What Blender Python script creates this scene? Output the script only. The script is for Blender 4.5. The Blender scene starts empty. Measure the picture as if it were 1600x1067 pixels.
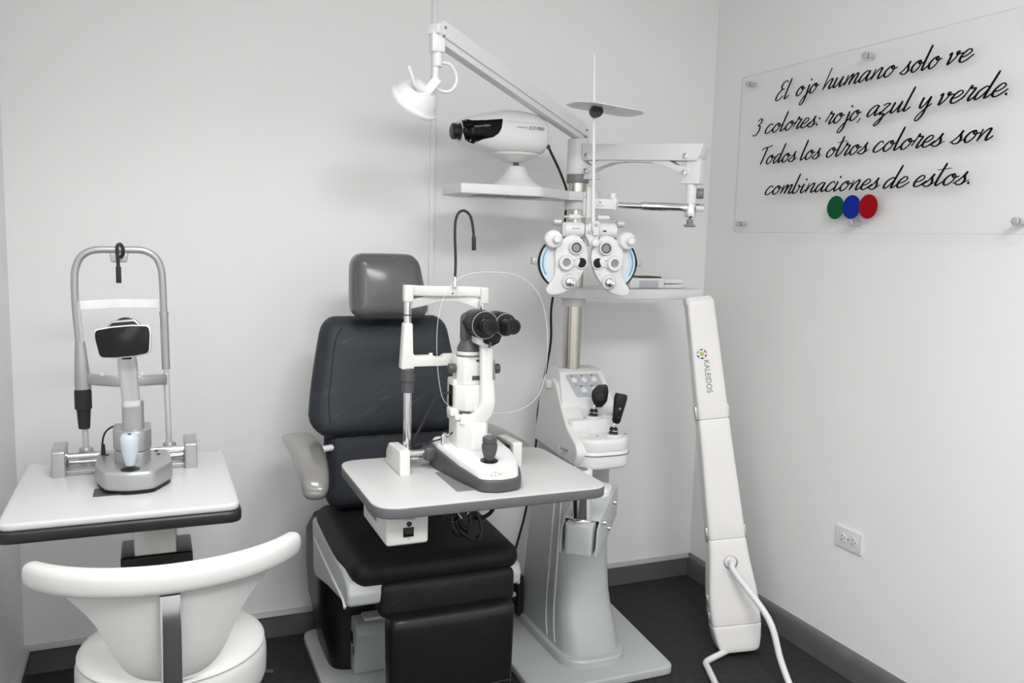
import bpy, bmesh, math, random
from mathutils import Vector, Matrix
random.seed(7)
S = bpy.context.scene
C = S.collection
PI = math.pi
V = Vector
R = math.radians

# ------------------------------------------------------------------ materials
def lin(h):
    h = h.lstrip('#')
    o = []
    for i in (0, 2, 4):
        c = int(h[i:i+2], 16) / 255
        o.append(c/12.92 if c <= .04045 else ((c+.055)/1.055)**2.4)
    return (*o, 1)

def mat(name, col, rough=.5, metal=0., coat=0., var=.06, vs=30., bump=0., bs=200., coat_rough=.08, stretch=None, spec=.5):
    m = bpy.data.materials.new(name); m.use_nodes = True
    nt = m.node_tree; N = nt.nodes; L = nt.links
    b = N['Principled BSDF']
    col = lin(col) if isinstance(col, str) else (*col, 1)
    b.inputs['Roughness'].default_value = rough
    b.inputs['Metallic'].default_value = metal
    b.inputs['Coat Weight'].default_value = coat
    b.inputs['Coat Roughness'].default_value = coat_rough
    b.inputs['Specular IOR Level'].default_value = spec
    tc = N.new('ShaderNodeTexCoord')
    src = tc.outputs['Object']
    if stretch:
        mp = N.new('ShaderNodeMapping'); mp.inputs['Scale'].default_value = stretch
        L.new(src, mp.inputs['Vector']); src = mp.outputs['Vector']
    n = N.new('ShaderNodeTexNoise'); n.inputs['Scale'].default_value = vs; n.inputs['Detail'].default_value = 4
    L.new(src, n.inputs['Vector'])
    mx = N.new('ShaderNodeMix'); mx.data_type = 'RGBA'
    mx.inputs['A'].default_value = tuple(c*(1-var) for c in col[:3]) + (1,)
    mx.inputs['B'].default_value = tuple(min(1, c*(1+var)) for c in col[:3]) + (1,)
    L.new(n.outputs['Fac'], mx.inputs['Factor']); L.new(mx.outputs['Result'], b.inputs['Base Color'])
    if bump:
        n2 = N.new('ShaderNodeTexNoise'); n2.inputs['Scale'].default_value = bs; n2.inputs['Detail'].default_value = 3
        L.new(src, n2.inputs['Vector'])
        bp = N.new('ShaderNodeBump'); bp.inputs['Strength'].default_value = bump; bp.inputs['Distance'].default_value = .002
        L.new(n2.outputs['Fac'], bp.inputs['Height']); L.new(bp.outputs['Normal'], b.inputs['Normal'])
    return m

def leather_mat(name, col, streak, rough, coat=0., coat_rough=.1):
    m = mat(name, col, rough, 0, coat, .12, 18, .25, 450, coat_rough, spec=.3)
    nt = m.node_tree; N = nt.nodes; L = nt.links; b = N['Principled BSDF']
    tc = N.new('ShaderNodeTexCoord'); mp = N.new('ShaderNodeMapping')
    mp.inputs['Scale'].default_value = (11, 20, 75)
    m0 = N.new('ShaderNodeMapping'); m0.inputs['Rotation'].default_value = (0, R(27), 0)
    L.new(tc.outputs['Object'], m0.inputs['Vector']); L.new(m0.outputs['Vector'], mp.inputs['Vector'])
    n = N.new('ShaderNodeTexNoise'); n.inputs['Scale'].default_value = 1.; n.inputs['Detail'].default_value = 2
    L.new(mp.outputs['Vector'], n.inputs['Vector'])
    r = N.new('ShaderNodeValToRGB'); r.color_ramp.elements[0].position = .63; r.color_ramp.elements[1].position = .78
    r.color_ramp.elements[1].color = (.27, .27, .27, 1)
    L.new(n.outputs['Fac'], r.inputs['Fac'])
    old = b.inputs['Base Color'].links[0].from_socket
    mx = N.new('ShaderNodeMix'); mx.data_type = 'RGBA'; mx.inputs['B'].default_value = lin(streak)
    L.new(r.outputs['Color'], mx.inputs['Factor']); L.new(old, mx.inputs['A']); L.new(mx.outputs['Result'], b.inputs['Base Color'])
    return m

def clear_mat(name, tint, gloss=.06):
    m = bpy.data.materials.new(name); m.use_nodes = True
    nt = m.node_tree; N = nt.nodes; L = nt.links
    N.remove(N['Principled BSDF'])
    t = N.new('ShaderNodeBsdfTransparent'); t.inputs['Color'].default_value = (*tint, 1)
    g = N.new('ShaderNodeBsdfGlossy'); g.inputs['Roughness'].default_value = .03
    f = N.new('ShaderNodeFresnel'); f.inputs['IOR'].default_value = 1.3
    mu = N.new('ShaderNodeMath'); mu.operation = 'MULTIPLY'; mu.inputs[1].default_value = gloss*8
    L.new(f.outputs['Fac'], mu.inputs[0])
    mx = N.new('ShaderNodeMixShader')
    L.new(mu.outputs[0], mx.inputs['Fac']); L.new(t.outputs[0], mx.inputs[1]); L.new(g.outputs[0], mx.inputs[2])
    L.new(mx.outputs[0], N['Material Output'].inputs['Surface'])
    return m

M = {}
M['wall'] = mat('wall_paint', (.87, .87, .865), .55, var=.02, vs=3, bump=.25, bs=60)
M['ceiling'] = mat('ceiling_paint', (.88, .88, .88), .7)
M['carpet'] = mat('carpet', (.022, .022, .025), .95, var=.55, vs=35, bump=1., bs=500)
M['skirting'] = mat('skirting_paint', (.125, .128, .132), .22, var=.12, vs=20, coat=.4)
M['skirting_cap'] = mat('skirting_cap', (.42, .42, .41), .4)
M['white'] = mat('white_plastic', (.71, .71, .70), .32, var=.015)
M['ivory'] = mat('ivory_plastic', (.69, .68, .655), .32, var=.015)
M['case'] = mat('warm_white_case', (.80, .785, .765), .32, var=.012)
M['enamel'] = mat('white_enamel', (.74, .745, .755), .35, var=.02)
M['grey_enamel'] = mat('pale_grey_enamel', (.47, .485, .49), .38, var=.04, vs=60, bump=.1, bs=300)
M['tray'] = mat('pale_grey_metal', (.69, .70, .715), .38, var=.03)
M['laminate'] = mat('white_laminate', (.545, .538, .532), .4, var=.02, vs=150)
M['gloss_white'] = mat('gloss_white_top', (.57, .57, .573), .25, var=.01)
M['edge_grey'] = mat('grey_edge_band', (.11, .112, .115), .5, var=.1, vs=80)
M['edge_black'] = mat('black_rubber_edge', (.012, .013, .016), .4, var=.2)
M['vinyl'] = mat('white_vinyl', (.65, .643, .63), .38, var=.02, vs=10, bump=.1, bs=350)
M['leather'] = leather_mat('charcoal_leatherette', (.0235, .027, .033), '#64686c', .55)
M['seat_leather'] = leather_mat('dark_seat_leatherette', (.009, .0095, .011), '#303236', .6)
M['film_leather'] = leather_mat('wrapped_leatherette', (.085, .086, .09), '#707070', .45, .6, .18)
M['film_dark'] = leather_mat('wrapped_dark_leatherette', (.0075, .0072, .0072), '#2c2c2c', .45, .16, .12)
M['arm'] = mat('grey_arm_pad', (.20, .195, .18), .35, coat=.7, coat_rough=.1, var=.1, vs=15, bump=.2, bs=30)
M['chrome'] = mat('chrome', (.78, .78, .79), .1, 1., var=.02)
M['steel'] = mat('brushed_steel', (.56, .55, .53), .3, 1., var=.08, vs=20, stretch=(1, 1, 12))
M['pole'] = mat('worn_steel_pole', (.58, .55, .50), .22, 1., var=.25, vs=8, stretch=(6, 6, .2))
M['silver'] = mat('silver_paint', (.42, .425, .43), .36, .55, var=.03, vs=300)
M['silver_pale'] = mat('pale_silver_paint', (.60, .61, .63), .33, .35, var=.03)
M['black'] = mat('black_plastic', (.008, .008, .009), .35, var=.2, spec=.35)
M['rubber'] = mat('black_rubber', (.014, .014, .015), .6, var=.2)
M['dark'] = mat('dark_grey_plastic', (.065, .066, .072), .42, var=.08)
M['mid'] = mat('mid_grey_plastic', (.19, .195, .20), .42, var=.06)
M['screen'] = mat('black_glass', (.006, .006, .008), .12, var=.1, spec=.25)
M['lens'] = mat('dark_lens', (.004, .004, .005), .08, spec=.3)
M['lens_grey'] = mat('grey_lens', (.22, .22, .23), .12, coat=1.)
M['blue'] = mat('pale_blue_scale', (.56, .68, .75), .4)
M['blue2'] = mat('blue_scale_line', (.15, .36, .54), .4)
M['panel'] = mat('grey_control_panel', (.43, .445, .47), .4, var=.03)
M['paleblue'] = mat('pale_blue_grip', (.50, .57, .61), .4, var=.03)
M['ink'] = mat('black_lettering', (.005, .005, .006), .5, spec=.1)
M['ink_grey'] = mat('grey_lettering', (.16, .16, .17), .5)
M['ink_pale'] = mat('pale_grey_print', (.42, .42, .44), .5)
M['ink_green'] = mat('pale_green_print', (.16, .38, .12), .5)
M['ink_red'] = mat('red_print', (.55, .04, .03), .4)
M['d_green'] = mat('green_disc', (.004, .10, .03), .5, spec=.08)
M['d_blue'] = mat('blue_disc', (.004, .025, .30), .5, spec=.08)
M['d_red'] = mat('red_disc', (.36, .003, .008), .5, spec=.08)
M['lamp_green'] = mat('dark_green_lens', (.006, .05, .025), .25)
M['acrylic'] = clear_mat('clear_acrylic', (.998, .999, .999), .012)
M['shield'] = clear_mat('clear_shield', (.995, .995, .995), .02)
M['shield_rim'] = clear_mat('clear_shield_rim', (.92, .93, .93), .05)
M['acrylic_edge'] = mat('acrylic_edge', (.66, .69, .69), .25)
M['standoff'] = mat('clear_standoff', (.52, .53, .54), .12, .3, coat=1.)
M['outlet'] = mat('outlet_plastic', (.74, .74, .74), .35)
M['band'] = mat('translucent_band', (.82, .83, .82), .4)

# ------------------------------------------------------------------ mesh tools
class MB:
    def __init__(s): s.bm = bmesh.new()
    def add(s, t, mx=None):
        if mx is not None: bmesh.ops.transform(t, matrix=mx, verts=t.verts)
        me = bpy.data.meshes.new('tmp'); t.to_mesh(me); t.free()
        s.bm.from_mesh(me); bpy.data.meshes.remove(me); return s
    def box(s, x0, x1, y0, y1, z0, z1, r=0., seg=3, mx=None):
        t = bmesh.new(); bmesh.ops.create_cube(t, size=1)
        for v in t.verts: v.co = V(((x0+x1)/2+v.co.x*(x1-x0), (y0+y1)/2+v.co.y*(y1-y0), (z0+z1)/2+v.co.z*(z1-z0)))
        if r: bmesh.ops.bevel(t, geom=t.edges[:], offset=min(r, .49*min(x1-x0, y1-y0, z1-z0)), segments=seg, affect='EDGES', profile=.5)
        return s.add(t, mx)
    def prism(s, pts, ax, a, b, r=0., seg=3, mx=None, warp=None):
        t = bmesh.new()
        def co(p, h): return {'x': V((h, p[0], p[1])), 'y': V((p[0], h, p[1])), 'z': V((p[0], p[1], h))}[ax]
        lo = [t.verts.new(co(p, a)) for p in pts]; hi = [t.verts.new(co(p, b)) for p in pts]
        n = len(pts)
        f1 = t.faces.new(lo); f2 = t.faces.new(hi)
        for i in range(n): t.faces.new((lo[i], lo[(i+1) % n], hi[(i+1) % n], hi[i]))
        bmesh.ops.recalc_face_normals(t, faces=t.faces)
        if r:
            es = list({e for f in (f1, f2) for e in f.edges})
            bmesh.ops.bevel(t, geom=es, offset=r, segments=seg, affect='EDGES', profile=.5, clamp_overlap=True)
        if warp:
            for v in t.verts: v.co = V(warp(v.co))
        return s.add(t, mx)
    def loft(s, rings, cap=True, mx=None, closed=False):
        t = bmesh.new(); rv = [[t.verts.new(V(p)) for p in r] for r in rings]; n = len(rings[0])
        m = len(rv)
        for k in range(m if closed else m-1):
            A = rv[k]; B = rv[(k+1) % m]
            for i in range(n):
                j = (i+1) % n
                t.faces.new((A[i], A[j], B[j], B[i]))
        if cap and not closed:
            t.faces.new(list(reversed(rv[0]))); t.faces.new(rv[-1])
        bmesh.ops.recalc_face_normals(t, faces=t.faces)
        return s.add(t, mx)
    def lathe(s, prof, o=(0, 0, 0), d=(0, 0, 1), n=32, mx=None):
        o = V(o); d = V(d).normalized(); q = V((0, 0, 1)).rotation_difference(d)
        rings = []
        for r, h in prof:
            r = max(r, 1e-4)
            rings.append([o + q @ V((r*math.cos(2*PI*i/n), r*math.sin(2*PI*i/n), h)) for i in range(n)])
        return s.loft(rings, mx=mx)
    def cyl(s, p0, p1, r, r1=None, n=24, bev=0., mx=None):
        p0 = V(p0); p1 = V(p1); h = (p1-p0).length; r1 = r if r1 is None else r1
        if bev: prof = [(r-bev, 0), (r-bev*.3, bev*.3), (r, bev), (r1, h-bev), (r1-bev*.3, h-bev*.3), (r1-bev, h)]
        else: prof = [(r, 0), (r1, h)]
        return s.lathe(prof, p0, p1-p0, n, mx=mx)
    def sweep(s, pts, rad, n=14, up=(0, 0, 1), p=2., closed=False, mx=None, smooth=0, endround=False):
        pts = [V(q) for q in pts]
        if not isinstance(rad, list): rad = [rad]*len(pts)
        rad = [(q, q) if not isinstance(q, (tuple, list)) else q for q in rad]
        if smooth:
            pts, rad = catmull(pts, rad, smooth, closed)
        if endround and not closed:
            def tip(P0, P1, ra):
                d = (P0-P1).normalized(); rr = min(ra); out = []
                for a in (.3, .6, .85, .97):
                    out.append((P0+d*rr*a, tuple(q*math.sqrt(max(0, 1-a*a)) for q in ra)))
                return out
            a = tip(pts[0], pts[1], rad[0]); b = tip(pts[-1], pts[-2], rad[-1])
            pts = [q[0] for q in reversed(a)] + pts + [q[0] for q in b]
            rad = [q[1] for q in reversed(a)] + rad + [q[1] for q in b]
        m = len(pts); rings = []; up = V(up); side = None
        for i in range(m):
            if closed: tg = pts[(i+1) % m]-pts[i-1]
            else: tg = pts[min(i+1, m-1)]-pts[max(i-1, 0)]
            tg.normalize()
            sd = tg.cross(up)
            if sd.length < .15: sd = side if side is not None else tg.cross(V((0, 1, 0.01)))
            sd = sd - tg*sd.dot(tg); sd.normalize()
            if side is not None and sd.dot(side) < 0 and abs(sd.dot(side)) > .5: sd = -sd
            side = sd; u2 = sd.cross(tg).normalized()
            a, b = rad[i]; ring = []
            for k in range(n):
                th = 2*PI*k/n; c = math.cos(th); w = math.sin(th)
                e = 2/p
                ring.append(pts[i] + sd*a*math.copysign(abs(c)**e, c) + u2*b*math.copysign(abs(w)**e, w))
            rings.append(ring)
        return s.loft(rings, closed=closed, mx=mx)
    def cushion(s, x0, x1, y0, y1, z0, z1, r, puff=(0, 0, 0), n=16, warp=None, mx=None):
        t = bmesh.new(); bmesh.ops.create_grid
        c = V(((x0+x1)/2, (y0+y1)/2, (z0+z1)/2)); h = V(((x1-x0)/2, (y1-y0)/2, (z1-z0)/2))
        bmesh.ops.create_cube(t, size=2)
        bmesh.ops.subdivide_edges(t, edges=t.edges[:], cuts=n, use_grid_fill=True)
        for v in t.verts:
            q = V([math.sin(max(-1, min(1, a))*PI/2)*.999 if abs(a) < 1 else a for a in v.co])
            pnt = V([q[i]*h[i] for i in range(3)])
            inn = V([max(-(h[i]-r), min(h[i]-r, pnt[i])) for i in range(3)])
            d = pnt-inn
            if d.length > 1e-9: pnt = inn + d.normalized()*r
            pf = V((0, 0, 0))
            for i in range(3):
                j, k = (i+1) % 3, (i+2) % 3
                if abs(v.co[i]) > .999: pf[i] = math.copysign(puff[i]*(1-q[j]**2)*(1-q[k]**2), v.co[i])
            v.co = c+pnt+pf
            if warp: v.co = V(warp(v.co))
        bmesh.ops.remove_doubles(t, verts=t.verts, dist=1e-5)
        bmesh.ops.recalc_face_normals(t, faces=t.faces)
        return s.add(t, mx)
    def poly(s, pts, th, o, ex, ey, mx=None):
        """flat plate outlined by pts in the plane (o, ex, ey), thickness th along ex x ey"""
        o = V(o); ex = V(ex); ey = V(ey); nn = ex.cross(ey).normalized()
        t = bmesh.new()
        A = [t.verts.new(o+ex*p[0]+ey*p[1]) for p in pts]; B = [t.verts.new(v.co+nn*th) for v in A]
        n = len(pts); t.faces.new(list(reversed(A))); t.faces.new(B)
        for i in range(n): t.faces.new((A[i], A[(i+1) % n], B[(i+1) % n], B[i]))
        bmesh.ops.recalc_face_normals(t, faces=t.faces)
        return s.add(t, mx)

def catmull(pts, rad, k, closed=False):
    P = []; Q = []; m = len(pts); rng = range(m if closed else m-1)
    g = (lambda i: pts[i % m]) if closed else (lambda i: pts[max(0, min(m-1, i))])
    gr = (lambda i: rad[i % m]) if closed else (lambda i: rad[max(0, min(m-1, i))])
    for i in rng:
        p0, p1, p2, p3 = g(i-1), g(i), g(i+1), g(i+2)
        for j in range(k):
            t = j/k
            P.append(.5*((2*p1)+(p2-p0)*t+(2*p0-5*p1+4*p2-p3)*t*t+(3*p1-p0-3*p2+p3)*t**3))
            Q.append(tuple(gr(i)[a]*(1-t)+gr(i+1)[a]*t for a in (0, 1)))
    if not closed: P.append(pts[-1]); Q.append(rad[-1])
    return P, Q

def rpoly(pts, r, n=6):
    """polygon with its corners rounded; r is one radius or one per corner"""
    m = len(pts); out = []
    if not isinstance(r, (list, tuple)): r = [r]*m
    for i in range(m):
        p = V(pts[i]).to_2d(); a = V(pts[i-1]).to_2d()-p; b = V(pts[(i+1) % m]).to_2d()-p
        if r[i] <= 0: out.append(tuple(p)); continue
        ang = a.angle(b); d = min(r[i]/math.tan(ang/2), .49*a.length, .49*b.length)
        p0 = p+a.normalized()*d; p1 = p+b.normalized()*d
        for k in range(n+1):
            t = k/n; out.append(tuple(p0*(1-t)**2+p*2*t*(1-t)+p1*t*t))
    return out

def rect(x0, x1, y0, y1, r, n=6): return rpoly([(x0, y0), (x1, y0), (x1, y1), (x0, y1)], r, n)
def circ(x, y, r, n=32): return [(x+r*math.cos(2*PI*i/n), y+r*math.sin(2*PI*i/n)) for i in range(n)]

ORG = {}
def thing(name, label, cat, loc, rotz=0, group=None):
    o = bpy.data.objects.new(name, None); C.objects.link(o)
    o.location = loc; o.rotation_euler = (0, 0, rotz); o.empty_display_size = .05
    o['label'] = label; o['category'] = cat
    if group: o['group'] = group
    ORG[o] = V((0, 0, 0)) if rotz else V(loc)
    return o
def obj(name, mb, m, parent=None, label=None, ang=38):
    bm = mb.bm if isinstance(mb, MB) else mb
    me = bpy.data.meshes.new(name)
    if parent is not None: off = ORG[parent]
    else:
        xs = [v.co for v in bm.verts]
        off = V(((min(c.x for c in xs)+max(c.x for c in xs))/2, (min(c.y for c in xs)+max(c.y for c in xs))/2, min(c.z for c in xs)))
    bmesh.ops.translate(bm, verts=bm.verts, vec=-off)
    bm.to_mesh(me); bm.free()
    me.shade_smooth()
    me.set_sharp_from_angle(angle=R(ang))
    me.materials.append(M[m] if isinstance(m, str) else m)
    o = bpy.data.objects.new(name, me); C.objects.link(o)
    if parent is not None: o.parent = parent; ORG[o] = off
    else: o.location = off; ORG[o] = off
    if label: o['label'] = label
    return o
def tag(o, label, cat, group=None):
    o['label'] = label; o['category'] = cat
    if group: o['group'] = group
    return o
def struct(name, mb, m, parent=None):
    o = obj(name, mb, m, parent)
    if parent is None: o['kind'] = 'structure'
    return o

def text_mb(s, size, o, ex, ey, th=.0006, align='CENTER', width=None, shear=0.):
    cu = bpy.data.curves.new('t', 'FONT'); cu.body = s; cu.size = size; cu.align_x = align; cu.align_y = 'CENTER'; cu.extrude = th/2; cu.shear = shear
    ob = bpy.data.objects.new('t', cu); C.objects.link(ob)
    dg = bpy.context.evaluated_depsgraph_get(); dg.update()
    me = bpy.data.meshes.new_from_object(ob.evaluated_get(dg))
    bpy.data.objects.remove(ob); bpy.data.curves.remove(cu)
    ex = V(ex).normalized(); ey = V(ey).normalized(); n = ex.cross(ey)
    k = 1.
    if width:
        xs = [v.co.x for v in me.vertices]; k = width/(max(xs)-min(xs))
    b = MB(); t = bmesh.new(); t.from_mesh(me); bpy.data.meshes.remove(me)
    for v in t.verts: v.co = V(o)+ex*v.co.x*k+ey*v.co.y+n*v.co.z
    b.bm.free(); b.bm = t
    return b

# ------------------------------------------------------------------ camera (1330 px focal length on a 1600 px frame)
yaw, pitch, roll = 0.401467, 0.120644, 0.026894
f = V((math.sin(yaw)*math.cos(pitch), math.cos(yaw)*math.cos(pitch), -math.sin(pitch)))
r0 = V((math.cos(yaw), -math.sin(yaw), 0)); u0 = r0.cross(f)
rr = r0*math.cos(roll)+u0*math.sin(roll); uu = -r0*math.sin(roll)+u0*math.cos(roll)
cam = bpy.data.cameras.new('camera'); cam.sensor_width = 36; cam.lens = 36*1330.25/1600; cam.clip_start = .02
co = bpy.data.objects.new('camera', cam); C.objects.link(co)
mw = Matrix.Identity(4)
for i in range(3): mw[i][0] = rr[i]; mw[i][1] = uu[i]; mw[i][2] = -f[i]
mw[2][3] = 1.4
co.matrix_world = mw
S.camera = co

# ------------------------------------------------------------------ room
XL, XR, YB, YF, ZC = -.394, 2.085, 2.914, -1.7, 2.62
struct('floor', MB().box(XL, XR, YF, YB, -.06, 0), 'carpet')
struct('ceiling', MB().box(XL, XR, YF, YB, ZC, ZC+.06), 'ceiling')
struct('wall_back', MB().box(XL-.1, XR+.1, YB, YB+.1, -.06, ZC+.06), 'wall')
struct('wall_right', MB().box(XR, XR+.1, YF, YB, -.06, ZC+.06), 'wall')
struct('wall_left', MB().box(XL-.1, XL, YF, YB, -.06, ZC+.06), 'wall')
struct('wall_front', MB().box(XL-.1, XR+.1, YF-.1, YF, -.06, ZC+.06), 'wall')
# flat grey skirting with a pale cap along the back and left, rounded glossy skirting on the right
sb = struct('baseboard_back', MB().box(XL, XR-.016, YB-.012, YB, 0, .078), 'skirting')
obj('cap_strip', MB().prism([(YB-.017, .078), (YB, .078), (YB, .092), (YB-.006, .092), (YB-.015, .085)], 'x', XL, XR-.014), 'skirting_cap', sb)
sl = struct('baseboard_left', MB().box(XL, XL+.012, YF, YB-.018, 0, .078), 'skirting')
obj('cap_strip', MB().prism([(XL, .078), (XL+.017, .078), (XL+.015, .085), (XL+.006, .092), (XL, .092)], 'y', YF, YB-.018), 'skirting_cap', sl)
prof = [(XR, 0), (XR, .092), (XR-.004, .092)] + [(XR-.004-.016*math.sin(a*PI/16), .036+.054*math.cos(a*PI/16)) for a in range(1, 8)] + [(XR-.02, .03), (XR-.02, 0)]
struct('baseboard_right', MB().prism(prof, 'y', YF, YB-.002), 'skirting')
struct('trim_1', MB().box(.906, .924, YB-.009, YB, .092, ZC, .002), 'wall')

# ------------------------------------------------------------------ wall sign
SX = 2.052
sign = thing('wall_sign', 'clear acrylic sign with black Spanish script and three coloured discs on right wall', 'sign', (XR-.03, 2.1, 1.44))
y0, y1, z0, z1 = 1.505, 2.698, 1.445, 2.019
obj('panel', MB().prism(rect(y0, y1, z0, z1, .02), 'x', SX, SX+.005), 'acrylic', sign)
ring = rect(y0, y1, z0, z1, .02)
obj('panel_edge', MB().sweep([V((SX+.0025, p[0], p[1])) for p in ring], [(.0008, .0026)]*len(ring), n=6, up=(1, 0, 0), closed=True), 'shield_rim', sign)
for (yy, zz) in ((2.66, 1.99), (2.093, 1.991), (1.53, 1.992), (2.669, 1.477), (2.10, 1.477), (1.537, 1.478)):
    b = MB().cyl((XR, yy, zz), (SX+.0055, yy, zz), .0095).cyl((SX-.0005, yy, zz), (SX-.007, yy, zz), .0105, bev=.002)
    so = obj('standoff', b, 'standoff', sign)

G = {  # hand drawn script: strokes on an x-height of 1, advance width last
 'o': ([[(.55,.95),(.28,.88),(.08,.45),(.18,.06),(.38,.02),(.6,.35),(.63,.75),(.5,.97),(.46,.78),(.6,.64),(.86,.74)]], .82),
 'a': ([[(.62,.88),(.42,1.),(.14,.68),(.06,.22),(.2,0),(.46,.35),(.64,.95)], [(.64,.98),(.58,.3),(.68,.02),(.95,.32)]], .9),
 'n': ([[(.12,1.),(.08,.0)], [(.09,.1),(.28,.7),(.5,1.),(.6,.86),(.55,.25),(.65,.0),(.92,.34)]], .86),
 'm': ([[(.12,1.),(.08,.0)], [(.09,.1),(.26,.7),(.44,1.),(.5,.86),(.45,0)], [(.46,.1),(.62,.7),(.8,1.),(.9,.86),(.85,.25),(.95,0),(1.2,.34)]], 1.14),
 'u': ([[(.1,1.),(.05,.3),(.16,.0),(.38,.3),(.58,1.)], [(.58,1.),(.54,.25),(.64,.0),(.92,.34)]], .86),
 'h': ([[(.12,2.15),(.08,0)], [(.09,.1),(.28,.7),(.5,1.),(.6,.86),(.55,.25),(.65,.0),(.92,.34)]], .86),
 'l': ([[(.14,2.15),(.07,.35),(.17,0),(.45,.34)]], .42),
 'E': ([[(.66,1.75),(.52,1.98),(.26,1.85),(.16,1.45),(.3,1.15),(.52,1.12),(.26,1.04),(.02,.6),(-.02,.12),(.18,-.04),(.46,.12),(.62,.4)]], .80),
 'j': ([[(.38,1.),(.36,-.5),(.18,-1.02),(-.02,-.95),(.08,-.5),(.38,-.02),(.66,.32)], [(.4,1.42),(.41,1.5)]], .56),
 's': ([[(-.12,.1),(.2,.5),(.4,1.08),(.36,.76),(.48,.35),(.38,.02),(.12,.0),(.02,.14)], [(.38,.02),(.74,.36)]], .66),
 'v': ([[(.04,.85),(.15,1.),(.2,.6),(.22,.03),(.5,.45),(.62,.95),(.5,1.02),(.55,.78),(.86,.82)]], .78),
 'e': ([[(.04,.42),(.36,.5),(.56,.76),(.48,.98),(.3,.98),(.1,.62),(.08,.22),(.24,0),(.48,.1),(.8,.5)]], .7),
 'c': ([[(.56,.8),(.48,1.),(.26,.93),(.07,.48),(.1,.1),(.28,0),(.5,.12),(.8,.5)]], .7),
 'r': ([[(-.02,.25),(.12,.8),(.2,1.28),(.27,1.04),(.50,.98),(.38,.3),(.45,.0),(.74,.38)]], .66),
 'z': ([[(.08,.84),(.26,1.),(.5,.92),(.32,.6),(.06,.04),(.3,.08),(.36,-.25),(.24,-.8),(.04,-1.),(.0,-.78),(.28,-.3),(.8,.36)]], .74),
 'y': ([[(.1,1.),(.05,.35),(.16,.04),(.38,.35),(.6,1.)], [(.6,1.),(.52,-.5),(.3,-1.04),(.1,-.94),(.28,-.4),(.86,.34)]], .86),
 'd': ([[(.62,.88),(.42,1.),(.14,.68),(.06,.22),(.2,0),(.46,.35),(.66,.95)], [(.72,2.15),(.6,.3),(.68,.02),(.95,.34)]], .9),
 'T': ([[(-.16,1.62),(-.04,1.86),(.5,1.96),(.86,2.08)], [(.36,1.95),(.3,.9),(.2,0)]], .72),
 't': ([[(.2,2.),(.1,.4),(.2,0),(.5,.34)], [(-.2,1.42),(.6,1.5)]], .48),
 'b': ([[(.12,2.15),(.06,.3),(.2,.0),(.44,.2),(.52,.62),(.42,.9),(.5,.7),(.82,.72)]], .76),
 'i': ([[(.1,1.),(.05,.3),(.16,0),(.45,.34)], [(.14,1.4),(.15,1.48)]], .42),
 '3': ([[(.08,1.55),(.3,1.85),(.52,1.7),(.46,1.3),(.22,1.08),(.48,1.),(.54,.5),(.3,.02),(-.02,-.02),(-.08,.12)]], .7),
 ':': ([[(.14,.08),(.15,.14)], [(.16,.72),(.17,.78)]], .34),
 '.': ([[(.12,.05),(.13,.11)]], .3),
 ',': ([[(.16,.12),(.04,-.32)]], .3)}
def script_word(mb, w, ya, yb, zb, em=.0305):
    strokes = []; x = 0
    for ch in w:
        st, adv = G[ch]
        for s in st:
            P = [V((p[0]+x+.30*p[1], p[1], 0)) for p in s]
            if len(P) > 2: P, _ = catmull(P, [(0, 0)]*len(P), 7)
            strokes.append((P, len(s) == 2 and abs(s[0][1]-s[1][1]) < .12 and abs(s[0][0]-s[1][0]) < .1))
        x += adv
    xs = [p.x for P, _ in strokes for p in P]; xa, xb = min(xs), max(xs)
    k = (ya-yb)/(xb-xa); t = bmesh.new()
    for P, dot in strokes:
        if dot:
            p = (P[0]+P[-1])/2; rd_ = .0040
            ring_ = [(ya-(p.x-xa)*k+rd_*.9*math.cos(2*PI*i/14), zb+p.y*em+rd_*math.sin(2*PI*i/14)) for i in range(14)]
            A_ = [t.verts.new((SX-.0012, *q)) for q in ring_]; B_ = [t.verts.new((SX-.0004, *q)) for q in ring_]
            t.faces.new(A_); t.faces.new(B_)
            for i in range(14): t.faces.new((A_[i], A_[(i+1) % 14], B_[(i+1) % 14], B_[i]))
            continue
        Q = [V(((p.x-xa)*k, p.y*em, 0)) for p in P]; m = len(Q); L = []; Rr = []
        for i in range(m):
            tg = (Q[min(i+1, m-1)]-Q[max(i-1, 0)]).normalized()
            down = -tg.y
            w_ = (.0018+(.0024*down**2 if down > 0 else .0006*down**2)) if not dot else .0042
            if not dot and i in (0, m-1): w_ *= .6
            nn = V((-tg.y, tg.x, 0))
            L.append(Q[i]+nn*w_); Rr.append(Q[i]-nn*w_)
        def vv(p, d): return t.verts.new((SX-.0004-d, ya-p.x, zb+p.y))
        fl = [vv(p, .0008) for p in L]; fr = [vv(p, .0008) for p in Rr]; bl = [vv(p, 0) for p in L]; br_ = [vv(p, 0) for p in Rr]
        for i in range(m-1):
            t.faces.new((fl[i], fl[i+1], fr[i+1], fr[i])); t.faces.new((bl[i+1], bl[i], br_[i], br_[i+1]))
            t.faces.new((fl[i+1], fl[i], bl[i], bl[i+1])); t.faces.new((fr[i], fr[i+1], br_[i+1], br_[i]))
        for i in (0, m-1): t.faces.new((fl[i], fr[i], br_[i], bl[i]))
    bmesh.ops.recalc_face_normals(t, faces=t.faces)
    mb.add(t)
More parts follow.
